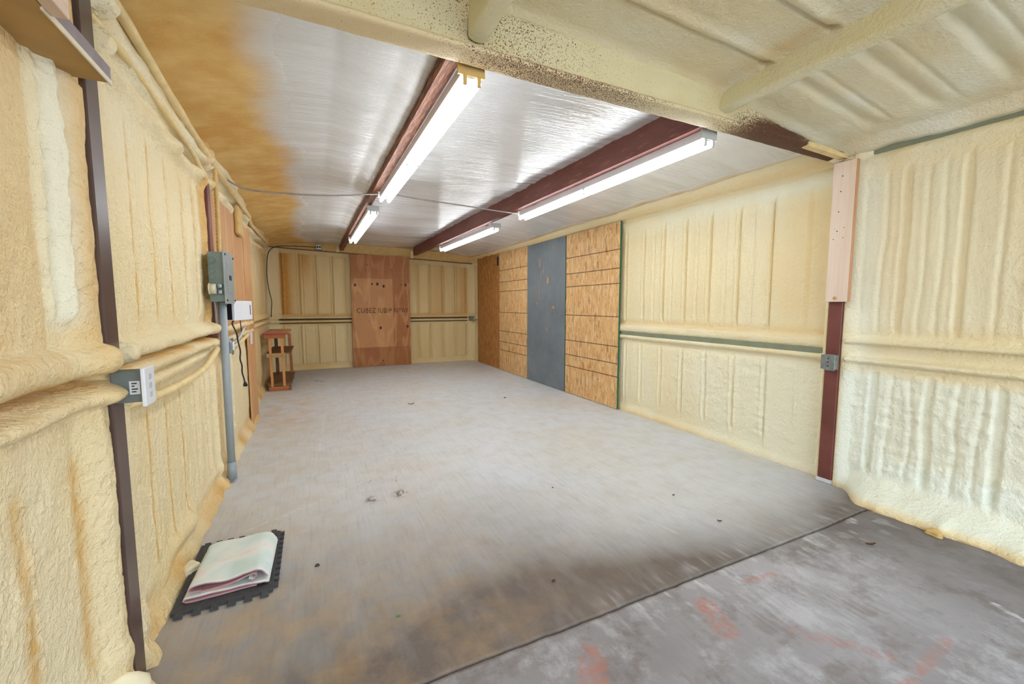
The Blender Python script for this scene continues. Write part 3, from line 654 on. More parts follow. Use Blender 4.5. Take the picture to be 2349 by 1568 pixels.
# ------------------------------------------------------------------ purlins in the far bay
def cpurlin(name, x0, x1, z0, z1, ht, mat, label, y0=1.84, y1=9.50):
    t = thing(name, label, 'beam', (x0, y0, z0))
    def seg(pa, pb, nm, m):
        b = B(); sec = pa
        va = [b.bm.verts.new((x0 + px, y0, z0 + pz)) for px, pz in sec]; vb = [b.bm.verts.new((x1 + px, y1, z1 + pz)) for px, pz in sec]
        n = len(sec)
        for i in range(n): b.bm.faces.new((va[i], va[(i + 1) % n], vb[(i + 1) % n], vb[i]))
        b.bm.faces.new(list(reversed(va))); b.bm.faces.new(vb)
        return b.done(nm, m, t)
    seg([(0, 0), (.004, 0), (.004, ht), (0, ht)], None, 'web', mat)
    seg([(.004, 0), (.066, 0), (.066, .004), (.004, .004)], None, 'bottom_flange', mat)
    seg([(.062, .004), (.066, .004), (.066, .018), (.062, .018)], None, 'lip', mat)
    seg([(.004, ht - .004), (.066, ht - .004), (.066, ht), (.004, ht)], None, 'top_flange', mat)
    return t
cpurlin('roof_purlin', .595, .57, 2.455, 2.465, .20, M['purlin_rusty'], 'rust-rubbed red-brown steel purlin left of the middle of the white ceiling')
cpurlin('roof_purlin', 2.19, 2.10, 2.425, 2.44, .20, M['purlin'], 'smoother red-brown steel purlin in the right half of the white ceiling')
# foam coated purlins in the near bay
def fpurlin(xc, zb, r, label, end):
    ysn = np.arange(-1.2, end, .02); prof = []
    hw = .042 * r
    for t in np.linspace(0, 1, 7): prof.append((-hw, .20 - .17 * t))
    for t in np.linspace(0, 1, 8): prof.append((-hw * math.cos(t * math.pi), .022 - .022 * math.sin(t * math.pi)))
    for t in np.linspace(0, 1, 7): prof.append((hw, .03 + .17 * t))
    prof = np.array(prof); Yp, S = np.meshgrid(ysn, np.arange(len(prof)), indexing='ij')
    ph = 1 + .12 * fbm(Yp * 5, S * .3, 8)
    Xp = xc + prof[S, 0] * ph; Zp = zb + prof[S, 1] + .004 * fbm(Yp * 12, S * .5, 9) + .05 * 0
    pl = np.clip(.6 * vn(Yp * 5, S * .3, 3), 0, 1)
    o = sheet('foamed_purlin', np.stack([Xp, Yp, Zp], -1), M['foam_purlin'], np.stack([pl * 0, pl * .6, pl * 0], -1))
    tag(o, label, 'beam'); return o
fpurlin(.685, 2.462, 1.0, 'short visible foam-coated roof purlin at the top middle of the photo', 1.80)
fpurlin(2.235, 2.462, 1.0, 'foam-coated roof purlin running diagonally across the upper right ceiling', 1.795)
# exposed eave strut of the near bay (dark green gap)
o = B().box((3.50, -1.2, 2.345), (3.56, 1.66, 2.45), .004).done('eave_strut', M['steel_green'])
tag(o, 'grey-green steel eave strut showing in the gap above the right wall foam', 'beam')
o = B().box((3.528, 1.81, .966), (3.555, 4.17, 1.012), .002).done('girt_slot_strip', M['steel_green'])
tag(o, 'grey-green steel girt edge showing in the foam slot of the right wall', 'beam')
t = thing('girt_slot_strip', 'painted shade strips in the girt slots between the foam rolls across the rear wall', 'beam', (1.4, 9.6, 1.0))
for x0_, x1_ in ((-.60, .76), (2.0, 3.38)):  # dark boxes added to paint shade into the rear girt gaps
    B().box((x0_, 9.590, 1.034), (x1_, 9.61, 1.053), .001).done('gap_shade_strip', M['gap_shade'], t)
    B().box((x0_, 9.595, .960), (x1_, 9.61, .972), .001).done('gap_shade_strip', M['gap_shade'], t)
# rear rafter
t = thing('rear_rafter', 'foam-dusted roof rafter along the top of the rear wall', 'beam', (1.5, 9.5, 2.4))
def slant(nm, mat, x0, x1, zt, zb, ya, yb, sl=-.037):
    b = B(); b.prism([(x0, zb + sl * x0), (x1, zb + sl * x1), (x1, zt + sl * x1), (x0, zt + sl * x0)], ya, yb, 'y'); return b.done(nm, mat, t)
slant('web', M['foam_rear_plain'] if 'foam_rear_plain' in M else M['foamcoat_d'], -.72, 3.5, 2.66, 2.44, 9.53, 9.56)
slant('bottom_flange', M['purlin_rusty'], -.72, 3.5, 2.455, 2.44, 9.508, 9.56)
for x0 in (.53, 2.06):
    b = B(); b.box((x0 - .035, 9.485, 2.42 - .037 * x0 + .03), (x0 + .03, 9.53, 2.63 - .037 * x0), .01, 2); b.done('foam_dusted_clip', M['foamcoat'], t)

# ------------------------------------------------------------------ posts
# left near post
t = thing('steel_post', 'dark brown steel post in the left wall nearest the camera', 'post', (-.62, 1.82, 0))
B().box((-.68, 1.775, 0.0), (-.600, 1.868, 1.03), .004).done('lower_length', M['post_dark'], t)
B().box((-.68, 1.775, 1.125), (-.600, 1.868, 2.66), .004).done('upper_length', M['post_dark'], t)
# ragged foam fringe along the post edges
def fringe(name, parent, mat, pts, r):
    b = B(); n = len(pts)
    b.tube(pts, r, 6, rs=[r * (.5 + random.random()) for _ in pts]); return b.done(name, mat, parent)
wl_ = bpy.data.objects['wall_left']; wr_ = bpy.data.objects['wall_right']
# left second post
t = thing('steel_post', 'purple-brown steel post in the left wall behind the breaker panel', 'post', (-.63, 3.66, 0))
B().box((-.70, 3.615, 1.10), (-.625, 3.70, 2.21), .004).done('column', M['post_red'], t)
# right post
t = thing('steel_post', 'red-brown steel post in the right wall below the pale board', 'post', (3.47, 1.74, 0))
B().box((3.455, 1.700, 0.03), (3.53, 1.792, 2.36), .004).done('column', M['post_red'], t)
B().box((3.452, 1.696, 0.0), (3.535, 1.80, .03), .003).done('base_plate', M['label'], t)
# far right board on the post
t = thing('wooden_board', 'pale pine board fixed upright over the top of the right post', 'board', (3.44, 1.72, 1.36))
B().box((3.415, 1.655, 1.362), (3.453, 1.797, 2.345), .003).done('board', M['pine_pink'], t)
b = B()
for (yy, zz, r) in ((1.735, 2.245, .004), (1.74, 2.14, .004), (1.745, 2.0, .004), (1.705, 1.885, .003), (1.748, 1.865, .004), (1.765, 1.885, .002), (1.708, 1.815, .003), (1.768, 1.81, .003)):
    b.cyl((3.413, yy, zz), (3.416, yy, zz), r, seg=10)
b.done('screw_heads', M['ink'], t)
b = B(); b.cyl((3.4135, 1.735, 1.388), (3.4155, 1.735, 1.388), .013, seg=16); b.done('knot', M['pine_edge'], t)
B().box((3.417, 1.6535, 1.364), (3.4525, 1.6555, 2.343)).done('side_grain', M['pine_edge'], t)
# metal box on right post
t = thing('junction_box', 'small galvanised junction box clamped on the red-brown right post', 'electrical box', (3.45, 1.74, .86))
B().box((3.400, 1.700, .868), (3.456, 1.792, .975), .004, 2).done('box', M['galv'], t)
b = B(); b.box((3.396, 1.698, .862), (3.401, 1.765, .981), .001); b.done('cover', M['galv'], t)
b = B()
for zz in (.95, .922, .895): b.cyl((3.394, 1.74, zz), (3.397, 1.74, zz), .005, seg=10)
b.done('knockouts', M['ink'], t)
B().box((3.41, 1.765, .875), (3.412, 1.794, .97), .001).done('side_plate', M['panel'], t)

# ------------------------------------------------------------------ left header plank and pine board
t = thing('header_plank', 'ochre overspray-covered plank sticking out high on the left wall', 'board', (-.6, 1.0, 2.0))
B().box((-.70, -.5, 2.012), (-.527, 1.735, 2.058), .002).done('plank', M['plank'], t)
B().box((-.5275, 1.37, 2.020), (-.5255, 1.735, 2.058)).done('bare_edge', M['plank_edge'], t)
B().box((-.530, 1.37, 2.006), (-.5245, 1.738, 2.021), .001).done('pale_rim', M['plank_rim'], t)
o = B().box((-.525, -.5, 2.012), (-.492, 1.405, 2.25), .002).done('pine_board', M['pine_pink_h'])
tag(o, 'pale pinkish pine board on edge at the top left corner of the photo', 'board')
# foam filling above the plank around the post top
# ------------------------------------------------------------------ light fixtures
def fixture(x, y0, y1, zt, label, coat=False, dx=0.0):
    t = thing('light_fixture', label, 'ceiling light', (x, (y0 + y1) / 2, zt), 'fluorescent strip lights under the purlins')
    x2 = x + dx
    wd = .128; ln = y1 - y0
    sh = lambda y: dx * (y - y0) / ln
    def skew(o):
        if dx:
            me = o.data; oy = y0 - t.location.y
            for v in me.vertices: v.co.x += dx * (v.co.y - oy) / ln
        return o
    b = B(); b.prism([(x + .018, zt), (x + .022, zt + .052), (x + wd - .022, zt + .052), (x + wd - .018, zt), (x + wd / 2 + .012, zt - .012), (x + wd / 2 - .012, zt - .012)], y0 + .01, y1 - .01, 'y')
    skew(b.done('channel', M['white_metal'], t))
    for e, ya in ((0, y0), (1, y1 - .012)):
        b = B(); b.box((x - .002, ya, zt - .005), (x + wd + .002, ya + .012, zt + .055), .002)
        if e == 0:
            for xx in (x + .024, x + wd - .036):
                b.box((xx, ya - .002, zt - .046), (xx + .018, ya + .012, zt), .004, 2)
        skew(b.done('end_plate', M['foamcoat_d'] if coat and e == 0 else M['socket'], t))
    ym = (y0 + y1) / 2
    for xx in (x + .028, x + wd - .028):
        for a_, c_ in ((y0 + .014, ym - .014), (ym + .014, y1 - .004)):
            b = B(); b.cyl((xx, a_, zt - .026), (xx, c_, zt - .026), .0165, seg=14); skew(b.done('tube', M['tube'], t))
        b = B(); b.box((xx - .010, ym - .012, zt - .046), (xx + .010, ym + .012, zt + .012), .003); skew(b.done('lamp_holder', M['socket'], t))
    for ya in (y0 + .3, y1 - .3):
        b = B(); b.box((x + wd / 2 - .02, ya, zt + .05), (x + wd / 2 + .02, ya + .03, zt + .085), .002); skew(b.done('mounting_clip', M['galv'], t))
    return t
fixture(.635, 1.89, 4.34, 2.385, 'nearer left strip light, its end crusted with tan foam', True, -.01)
fixture(2.215, 1.91, 4.46, 2.372, 'nearer right strip light with grey end plate by the girder', False, -.01)
fixture(.595, 4.96, 7.40, 2.385, 'farther left strip light hung below the rust-rubbed purlin', False, -.01)
fixture(2.20, 5.22, 7.66, 2.37, 'farther right strip light below the smoother purlin', False, -.03)

# ------------------------------------------------------------------ cables
def spl(pts, n=12):
    P = [Vector(p) for p in pts]; out = []
    for i in range(len(P) - 1):
        p0 = P[max(i - 1, 0)]; p1 = P[i]; p2 = P[i + 1]; p3 = P[min(i + 2, len(P) - 1)]
        for k in range(n):
            t = k / n
            out.append(.5 * ((2 * p1) + (-p0 + p2) * t + (2 * p0 - 5 * p1 + 4 * p2 - p3) * t * t + (-p0 + 3 * p1 - 3 * p2 + p3) * t ** 3))
    out.append(P[-1]); return out
def flexcable(name, pts, r, mat, label, cat='cable', ridge=True, n=16, parent=None):
    P = spl(pts, n); L_ = 0; dense = []
    step = r * .9
    acc = [P[0]]
    for a_, b_ in zip(P[:-1], P[1:]):
        d = (b_ - a_).length; k = max(1, int(d / step))
        for i in range(k): acc.append(a_ + (b_ - a_) * (i + 1) / k)
    rs = [r * (1.0 if (i % 2 or not ridge) else .72) for i in range(len(acc))]
    b = B(); b.tube(acc, r, 8, rs=rs); o = b.done(name, mat, parent)
    if label: tag(o, label, cat)
    return o
flexcable('flexible_conduit', [(-.64, 4.0, 2.42), (-.60, 4.2, 2.375), (-.50, 4.32, 2.338), (-.36, 4.34, 2.328), (-.2, 4.35, 2.336), (.05, 4.35, 2.345), (.3, 4.35, 2.37), (.5, 4.35, 2.40), (.622, 4.348, 2.415)], .0085, M['flex'], 'spiral metal conduit hanging from left wall to the nearer left strip light', 'conduit')
flexcable('flexible_conduit', [(.76, 4.33, 2.43), (.95, 4.38, 2.425), (1.22, 4.4, 2.42), (1.6, 4.42, 2.41), (1.9, 4.44, 2.40), (2.21, 4.455, 2.395)], .0085, M['flex'], 'spiral metal conduit running between the two nearer strip lights', 'conduit')
flexcable('wall_cable', [(.13, 9.44, 2.50), (-.2, 9.45, 2.50), (-.50, 9.46, 2.49), (-.64, 9.48, 2.45), (-.725, 9.45, 2.33), (-.755, 9.45, 2.1), (-.76, 9.45, 1.84), (-.735, 9.44, 1.6), (-.705, 9.44, 1.42), (-.715, 9.44, 1.25), (-.725, 9.44, 1.10)], .007, M['ink'], 'thin dark cable curving down the far left corner of the room', 'cable', False)
# ceiling outlet at the rear
t = thing('outlet_box', 'grey twin outlet box high on the rear wall by the left purlin', 'outlet', (.17, 9.44, 2.45))
B().box((.115, 9.41, 2.452), (.225, 9.47, 2.552), .012, 3).done('box', M['greybox'], t)
B().box((.122, 9.404, 2.458), (.218, 9.411, 2.546), .008, 2).done('cover', M['label'], t)
b = B(); b.cyl((.148, 9.400, 2.502), (.148, 9.405, 2.502), .019, seg=16); b.cyl((.193, 9.400, 2.502), (.193, 9.405, 2.502), .019, seg=16); b.done('receptacle_faces', M['ink'], t)
# rear right corner box
t = thing('outlet_box', 'small grey junction box on the rear wall girt in the far right corner', 'electrical box', (3.45, 9.45, 1.0))
B().box((3.40, 9.42, .965), (3.475, 9.50, 1.075), .005, 2).done('box', M['greybox'], t)
b = B(); b.tube(spl([(3.47, 9.44, 1.01), (3.50, 9.43, 1.0), (3.53, 9.42, 1.01), (3.56, 9.40, 1.0)]), .012, 8); b.done('foamed_stub', M['foamcoat'], t)
b = B(); b.tube([(3.47, 9.44, 1.055), (3.56, 9.40, 1.05)], .010, 8); b.done('conduit_stub', M['galv'], t)

# left near switch / outlet box on the post
t = thing('outlet_box', 'grey metal box with white outlet plate on the nearest left post', 'outlet', (-.5, 1.42, 1.05))
def at_(y, x0, x1, z0, z1): return
B().box((-.61, 1.80, 1.012), (-.522, 1.87, 1.118), .003, 2).done('box', M['greybox'], t)
B().box((-.524, 1.772, 1.000), (-.512, 1.868, 1.130), .003, 2).done('cover_plate', M['white'], t)
b = B()
for zz in (1.095, 1.065, 1.035): b.box((-.5125, 1.808, zz - .010), (-.5105, 1.832, zz + .010), .001)
b.done('outlet_slots', M['socket'], t)
b = B(); b.box((-.562, 1.7985, 1.04), (-.534, 1.8005, 1.085)); b.done('sticker', M['label'], t)
b = B()
for zz, l_ in ((1.077, .014), (1.068, .008), (1.058, .016), (1.049, .012)): b.box((-.556, 1.7975, zz - .002), (-.556 + l_, 1.7986, zz + .002))
b.done('sticker_print', M['ink'], t)

# ------------------------------------------------------------------ left wall services
t = thing('breaker_panel', 'grey-green breaker panel box mounted high on the left wall', 'electrical panel', (-.6, 3.6, 1.36))
B().box((-.624, 3.465, 1.362), (-.532, 3.775, 1.700), .003).done('box', M['panel'], t)
c0 = B(); c0.box((-.534, 3.43, 1.348), (-.524, 3.80, 1.714), .002); cov = c0.done('cover', M['panel_cover'], t)
b = B(); b.box((-.5245, 3.50, 1.42), (-.5205, 3.72, 1.64), .002); b.done('door', M['panel_cover'], cov)
b = B(); b.box((-.521, 3.56, 1.515), (-.5195, 3.66, 1.55), .0005); b.done('label_plate', M['ink'], cov)
b = B()
for yy, zz in ((3.455, 1.685), (3.775, 1.685), (3.455, 1.372), (3.775, 1.372)): b.cyl((-.526, yy, zz), (-.518, yy, zz), .007, seg=10)
b.done('cover_screws', M['ink'], cov)
b = B()
for zz in (1.64, 1.60, 1.57, 1.53, 1.49): 
    for r_ in ((.016,) if zz != 1.64 else (.024, .015)):
        ring = [(-.60 + r_ * math.cos(q), 3.463, zz + r_ * math.sin(q)) for q in np.linspace(0, 2 * math.pi, 17)]
        b.tube(ring, .0012, 4)
b.done('knockout_rings', M['panel'], t)
o = B(); o.cyl((-.612, 3.428, 1.448), (-.578, 3.428, 1.448), .034, seg=24); o.cyl((-.619, 3.428, 1.448), (-.611, 3.428, 1.448), .038, seg=24)
rc = o.done('receptacle', M['ivory'], t)
b = B(); b.box((-.573, 3.428, 1.452), (-.545, 3.462, 1.484), .008, 2); b.box((-.573, 3.428, 1.412), (-.545, 3.462, 1.444), .008, 2); b.done('clamp', M['galv'], t)
# conduit
t = thing('pvc_conduit', 'grey plastic conduit pipe from the breaker panel down to the floor', 'conduit', (-.58, 3.62, 0))
B().cyl((-.577, 3.60, 1.365), (-.595, 3.70, .02), .0255, seg=20).done('pipe', M['pvc'], t)
B().cyl((-.5930, 3.688, .16), (-.5955, 3.701, .02), .031, seg=20).done('coupling', M['pvc'], t)
B().cyl((-.577, 3.60, 1.372), (-.577, 3.601, 1.34), .029, seg=20).done('adapter', M['panel'], t)
# foamed flex beside post and conduit below
flexcable('flexible_conduit', [(-.60, 3.76, 2.36), (-.60, 3.78, 2.1), (-.60, 3.77, 1.9), (-.60, 3.74, 1.70)], .017, M['foamcoat_d'], 'foam-crusted ribbed conduit rising above the breaker panel', 'conduit')
flexcable('flexible_conduit', [(-.615, 3.56, 1.365), (-.612, 3.57, 1.30), (-.615, 3.59, 1.22), (-.605, 3.61, 1.15)], .010, M['flex'], 'short spiral metal conduit behind the top of the grey pipe', 'conduit')
# foam covered cable roll on the left wall, detached
b = B(); P = spl([(-.61, 1.90, .985), (-.595, 2.2, .965), (-.59, 2.6, .955), (-.59, 3.0, .965), (-.60, 3.3, 1.0), (-.615, 3.55, 1.03)], 14)
b.tube(P, .018, 10, rs=[.017 + .004 * random.random() for _ in P]); o = b.done('foamed_pipe', M['foamcoat'])
tag(o, 'foam-coated pipe sagging below the left wall girt', 'pipe')
b = B(); P = spl([(-.63, 3.85, .97), (-.62, 4.2, .985), (-.61, 4.6, 1.0), (-.60, 5.0, 1.04)], 12)
b.tube(P, .017, 10, rs=[.016 + .004 * random.random() for _ in P]); o = b.done('foamed_pipe', M['foamcoat'])
tag(o, 'short foam-coated pipe between the grey conduit and the plywood sheet', 'pipe')
# foam rolls along the left eave
b = B(); ys_ = np.arange(1.88, 8.7, .03); zz_ = np.interp(ys_, [1.8, 2.2, 2.7, 3.9, 5.2, 8.4, 9], [2.44, 2.42, 2.385, 2.345, 2.335, 2.42, 2.44])
P = [(-.605 - .06 * float(ss(5.5, 6.5, y)) + .006 * float(fbm(y * 2.3, 0, 61)), y, z + .008 * float(fbm(y * 3, 0, 62))) for y, z in zip(ys_, zz_)]
b.tube(P, .02, 10, rs=[.021 * (.8 + .5 * float(vn(y * 5, 0, 63))) for y in ys_]); b.done('foam_roll', M['foamcoat'], wl_)
b = B(); ys_ = np.arange(1.9, 3.56, .02); zz_ = np.interp(ys_, [1.9, 2.3, 2.8, 3.3, 3.56], [2.29, 2.31, 2.295, 2.265, 2.20])
P = [(-.622 + .004 * float(fbm(y * 3, 0, 71)), y, z + .01 * float(fbm(y * 4, 0, 72))) for y, z in zip(ys_, zz_)]
b.tube(P, .016, 10, rs=[.015 * (.7 + .7 * float(vn(y * 7, 0, 73))) for y in ys_]); b.done('foam_roll', M['foamcoat'], wl_)
# plywood sheets left
o = B().box((-.655, 5.35, 0.0), (-.635, 5.90, 2.22), .002).done('plywood_sheet', M['ply_left'])
tag(o, 'narrow full-height plywood sheet on the left wall beyond the power cord', 'plywood')
o = B().box((-.665, 3.80, 1.085), (-.645, 5.345, 2.27), .002).done('plywood_sheet', M['ply_left'])
tag(o, 'wide upper plywood sheet behind the breaker panel and white box', 'plywood')
b = B(); b.box((-.645, 4.85, 2.02), (-.60, 5.12, 2.30), .02, 3); o = b.done('foam_lump', M['foamcoat_d'], wl_)
# white box
ang = math.atan2(-.527 + .445, 4.06 - 3.76)  # negative: far end swings out
t = thing('white_device', 'white plastic box with black side hung crooked below the breaker panel', 'device', (-.5, 3.9, 1.2))
R = Matrix.Translation((-.527, 3.76, 1.295)) @ Matrix.Rotation(-math.atan2(.082, .30), 4, 'Z')
b = B(); b.box((-.022, .0, -.075), (.0, .31, .077), .006, 3); b.done('front_shell', M['white'], t, R)
b = B(); b.box((-.062, .004, -.068), (-.021, .30, .070), .002); b.done('black_back', M['black'], t, R)
b = B(); b.box((.0, .265, -.035), (.0015, .275, .045)); b.done('side_slot', M['ink'], t, R)
b = B(); b.box((-.002, .15, -.074), (.003, .156, .076), .001); b.done('ridge', M['white'], t, R)
# cords
t = thing('power_cord', 'black power cord dangling with its plug below the white box', 'cord', (-.57, 4.0, .65))
P = spl([(-.557, 3.90, 1.216), (-.575, 3.95, 1.19), (-.572, 4.1, 1.11), (-.570, 4.15, 1.03), (-.565, 4.2, .95), (-.570, 4.2, .88), (-.562, 4.22, .82), (-.566, 4.24, .76), (-.556, 4.25, .70), (-.552, 4.25, .665)], 8)
b = B(); b.tube(P, .006, 8); b.done('cord', M['black'], t)
b = B(); b.cyl((-.552, 4.25, .675), (-.548, 4.25, .640), .007, .020, 10); b.box((-.562, 4.243, .632), (-.534, 4.257, .642), .001); b.done('plug', M['black'], t)
o = flexcable('flexible_conduit', [(-.595, 3.78, 1.10), (-.60, 4.0, 1.04), (-.60, 4.3, 1.03), (-.60, 4.55, 1.06), (-.60, 4.75, 1.11), (-.61, 4.95, 1.115)], .010, M['white_metal'], 'white flexible conduit looping right of the grey pipe', 'conduit', False)
o = flexcable('thin_wire', [(-.60, 4.55, 1.22), (-.61, 4.65, 1.15), (-.62, 4.75, 1.08), (-.62, 4.85, 1.03), (-.62, 5.1, 1.03)], .004, M['ink'], 'thin dark wire dropping from the white box to the white plate', 'cable', False)
# second outlet
t = thing('outlet_box', 'small open galvanised outlet box right of the grey pipe', 'outlet', (-.6, 3.95, .96))
B().box((-.64, 3.96, .955), (-.592, 4.05, 1.065), .004, 2).done('box', M['galv'], t)
b = B(); b.box((-.592, 3.985, .975), (-.578, 4.03, 1.045), .005, 2); b.done('receptacle', M['white'], t)
B().box((-.593, 3.975, .94), (-.587, 4.04, 1.075), .001).done('strap', M['galv'], t)
o = B().box((-.632, 5.42, .905), (-.618, 5.52, 1.035), .003, 2).done('blank_plate', M['white'])
tag(o, 'white blank wall plate fixed to the narrow plywood sheet', 'wall plate')

# ------------------------------------------------------------------ right wall boards
def board(name, y0, y1, z1, mat, label, xf=3.50, th=.012, near_edge=True, lean=0, z0=0.004):
    t = thing(name, label, 'board', ((xf), (y0 + y1) / 2, 0))
    b = B(); b.box((xf, y0, z0), (xf + th, y1, z1), .0008)
    if lean:
        for v in b.bm.verts: v.co.x += lean * v.co.z
    b.done('board_face', mat, t)
    if near_edge:
        b = B(); b.box((xf + .0005, y0 - .0018, z0), (xf + th + .004, y0 + .0002, z1))
        b.box((xf + .0005, y0, z1), (xf + th, y1, z1 + .0015)); b.box((xf + .0003, y0, z0 - .003), (xf + th, y1, z0))
        if lean:
            for v in b.bm.verts: v.co.x += lean * v.co.z
        b.done('green_edge', M['green_edge'], t)
    return t
board('osb_sheet', 4.185, 5.405, 2.375, M['osb'], 'nearest strand board on the right wall, lined and green-edged', 3.49, .022)
gb = board('osb_sheet', 5.425, 6.67, 2.375, M['greyboard'], 'grey-painted strand board standing between two bare ones', 3.49, .018)
board('osb_sheet', 6.68, 7.93, 2.385, M['osb'], 'lined strand board just beyond the grey-painted one', 3.50, .016)
db = board('osb_sheet', 7.94, 9.20, 2.41, M['osb_dark'], 'darkest brown unlined strand board nearest the far corner', 3.505, .014, False)
B().box((3.495, 7.97, 2.15), (3.506, 8.04, 2.33), .003).done('black_clip', M['black'], db)
flexcable('nail_wire', [(3.500, 8.03, 2.155), (3.497, 8.12, 2.165), (3.497, 8.25, 2.19)], .003, M['ink'], None, parent=db)
# peeled streaks on the grey board
b = B()
for (yy, zz, wy, wz) in ((5.80, 2.25, .05, .012), (6.22, 2.02, .02, .12), (6.18, 1.85, .015, .15), (6.24, 1.6, .012, .25), (5.96, 1.72, .05, .09), (6.1, 1.9, .02, .05), (5.78, 1.30, .05, .04), (6.3, 1.37, .03, .02), (5.97, .93, .02, .05), (6.5, .2, .02, .02), (5.72, .26, .015, .03), (6.45, .5, .02, .015)):
    pts = []
    for q in np.linspace(0, 2 * math.pi, 9)[:-1]:
        r_ = random.uniform(.35, 1.0); pts.append((yy + wy * r_ * math.cos(q), zz + wz * r_ * math.sin(q)))
    b.prism(pts, 3.4893, 3.4905, 'x')
b.done('peeled_patches', M['wood_amber'], gb)

# ------------------------------------------------------------------ rear plywood
t = thing('plywood_sheet', 'tall reddish-brown knotty plywood sheet against the rear wall', 'plywood', (1.37, 9.5, 0))
b = B(); b.box((.765, 9.485, .003), (1.995, 9.505, 2.405), .0015); b.done('sheet', M['ply_rear'], t)
def text(s_, x, z, size, nm, sx_=1.0):
    cu = bpy.data.curves.new('lettering', 'FONT'); cu.body = s_; cu.size = size; cu.extrude = .0006; cu.offset = .0035; cu.space_character = 1.15
    o = bpy.data.objects.new('tmp', cu); COL.objects.link(o); dg = bpy.context.evaluated_depsgraph_get()
    me = bpy.data.meshes.new_from_object(o.evaluated_get(dg)); bpy.data.objects.remove(o)
    me.transform(Matrix.Translation((x, 9.4845, z)) @ Matrix.Diagonal((sx_, 1, 1, 1)) @ Matrix.Rotation(math.pi / 2, 4, 'X'))
    return link(nm, me, M['stamp'], t)
a = N('faded_stamp'); M['stamp'] = a.out(a.ramp(a.noise(45), [(.38, L(58, 30, 12)), (.60, L(150, 96, 54))]), .7)
text('CUBEZ IUBIP', .86, 1.17, .145, 'stamped_letters', .78)
text('RSTWE', 1.63, 1.175, .135, 'stamped_letters', .66)
b = B()
for (xx, zz) in [(.80 + random.random() * 1.15, random.random() * 2.35) for _ in range(60)] + [(.80 + i * .065, 2.07 + .01 * random.random()) for i in range(17)] + [(.80 + i * .1, .07) for i in range(11)]:
    r_ = random.uniform(.003, .007); b.cyl((xx, 9.4835, zz), (xx, 9.4855, zz), r_, seg=7)
b.done('nail_holes', M['ink'], t)['kind'] = 'stuff'

# ------------------------------------------------------------------ shelf stand
t = thing('wooden_shelf_stand', 'small homemade three-tier wooden shelf stand in the far left corner', 'shelf', (-.52, 8.0, 0))
bx = lambda lo, hi, nm, m, bv=.003: B().box(lo, hi, bv).done(nm, M[m], t)
bx((-.70, 7.38, .885), (-.352, 8.62, .905), 'table_top', 'wood_top')
bx((-.70, 7.372, .884), (-.353, 7.381, .906), 'red_front_edge', 'red_paint', .001)
bx((-.685, 7.40, .822), (-.40, 7.44, .884), 'apron', 'wood_red')
bx((-.685, 8.56, .822), (-.40, 8.60, .884), 'apron', 'wood_red')
bx((-.425, 7.44, .84), (-.405, 8.56, .884), 'side_rail', 'wood_khaki')
def leg(x, y0, y1, m, w_=.036, lean=.03):
    b = B(); b.box((x, y0, .06), (x + w_, y1, .83), .003)
    for v in b.bm.verts: v.co.x += lean * (1 - v.co.z / .83)
    b.done('leg', M[m], t)
leg(-.628, 7.41, 7.445, 'wood_amber', .035, .012); leg(-.463, 7.41, 7.445, 'wood_amber', .037, .012)
leg(-.628, 8.52, 8.58, 'wood_dark', .05, .01); leg(-.41, 8.50, 8.56, 'wood_red', .045, .02)
bx((-.66, 7.385, .525), (-.40, 7.41, .592), 'cross_rail', 'wood_khaki')
bx((-.645, 7.385, .0), (-.352, 7.415, .068), 'foot_rail', 'wood_red')
bx((-.375, 7.38, .0), (-.34, 7.50, .066), 'foot_block', 'wood_dark')
bx((-.645, 8.50, .0), (-.34, 8.54, .066), 'foot_rail', 'wood_red')
bx((-.66, 7.45, .575), (-.325, 8.62, .595), 'shelf_board', 'wood_dark')
bx((-.68, 7.42, .10), (-.325, 8.62, .122), 'shelf_board', 'wood_dark')
bx((-.66, 7.46, .068), (-.36, 7.50, .10), 'shelf_bearer', 'wood_khaki')
b = B()
for xx, zz in ((-.60, .565), (-.605, .548), (-.445, .562), (-.455, .545), (-.43, .858), (-.59, .035), (-.44, .036)): b.cyl((xx, 7.3795, zz), (xx, 7.386, zz), .004, seg=8)
b.done('nail_heads', M['ink'], t)

# ------------------------------------------------------------------ rubber mat
t = thing('rubber_mat', 'black interlocking rubber floor mat under the folded blanket', 'mat', (-.4, 2.42, 0))
def teeth(p0, p1, n, d, outw):
    """interlocking edge from p0 to p1 with n trapezoid teeth pointing along outw"""
    P = []; p0 = Vector(p0); p1 = Vector(p1); o = Vector(outw) * d
    for i in range(n):
        a0 = i / n; st = 1 / n
        for f_, k in ((.0, 0), (.30, 0), (.24, 1), (.76, 1), (.70, 0)): P.append(p0 + (p1 - p0) * (a0 + st * f_) + o * k)
    return P
pl = []
pl += teeth((-.60, 2.150), (-.215, 2.150), 6, .027, (0, -1)) + [Vector((-.215, 2.150))]
pl += teeth((-.215, 2.165), (-.215, 2.715), 11, .020, (1, 0))[1:] + [Vector((-.215, 2.715))]
pl += teeth((-.225, 2.725), (-.60, 2.725), 7, .018, (0, 1))[1:] + [Vector((-.60, 2.725))]
b = B(); b.prism([(p[0], p[1]) for p in pl], .001, .0145, 'z'); b.done('mat_body', M['blackrub'], t)
b = B()
for i in range(16):
    for j in range(24):
        x0 = -.595 + i * .0235; y0 = 2.165 + j * .0235
        m4 = Matrix.Translation((x0 + .01, y0 + .01, .0145)) @ Matrix.Rotation(math.radians(35 if (i + j) % 2 else 125), 4, 'Z')
        b.box((-.0095, -.0022, -.001), (.0095, .0022, .0012), 0, mat=m4)
o = b.done('tread_pattern', M['blackrub'], t); o['kind'] = 'stuff'

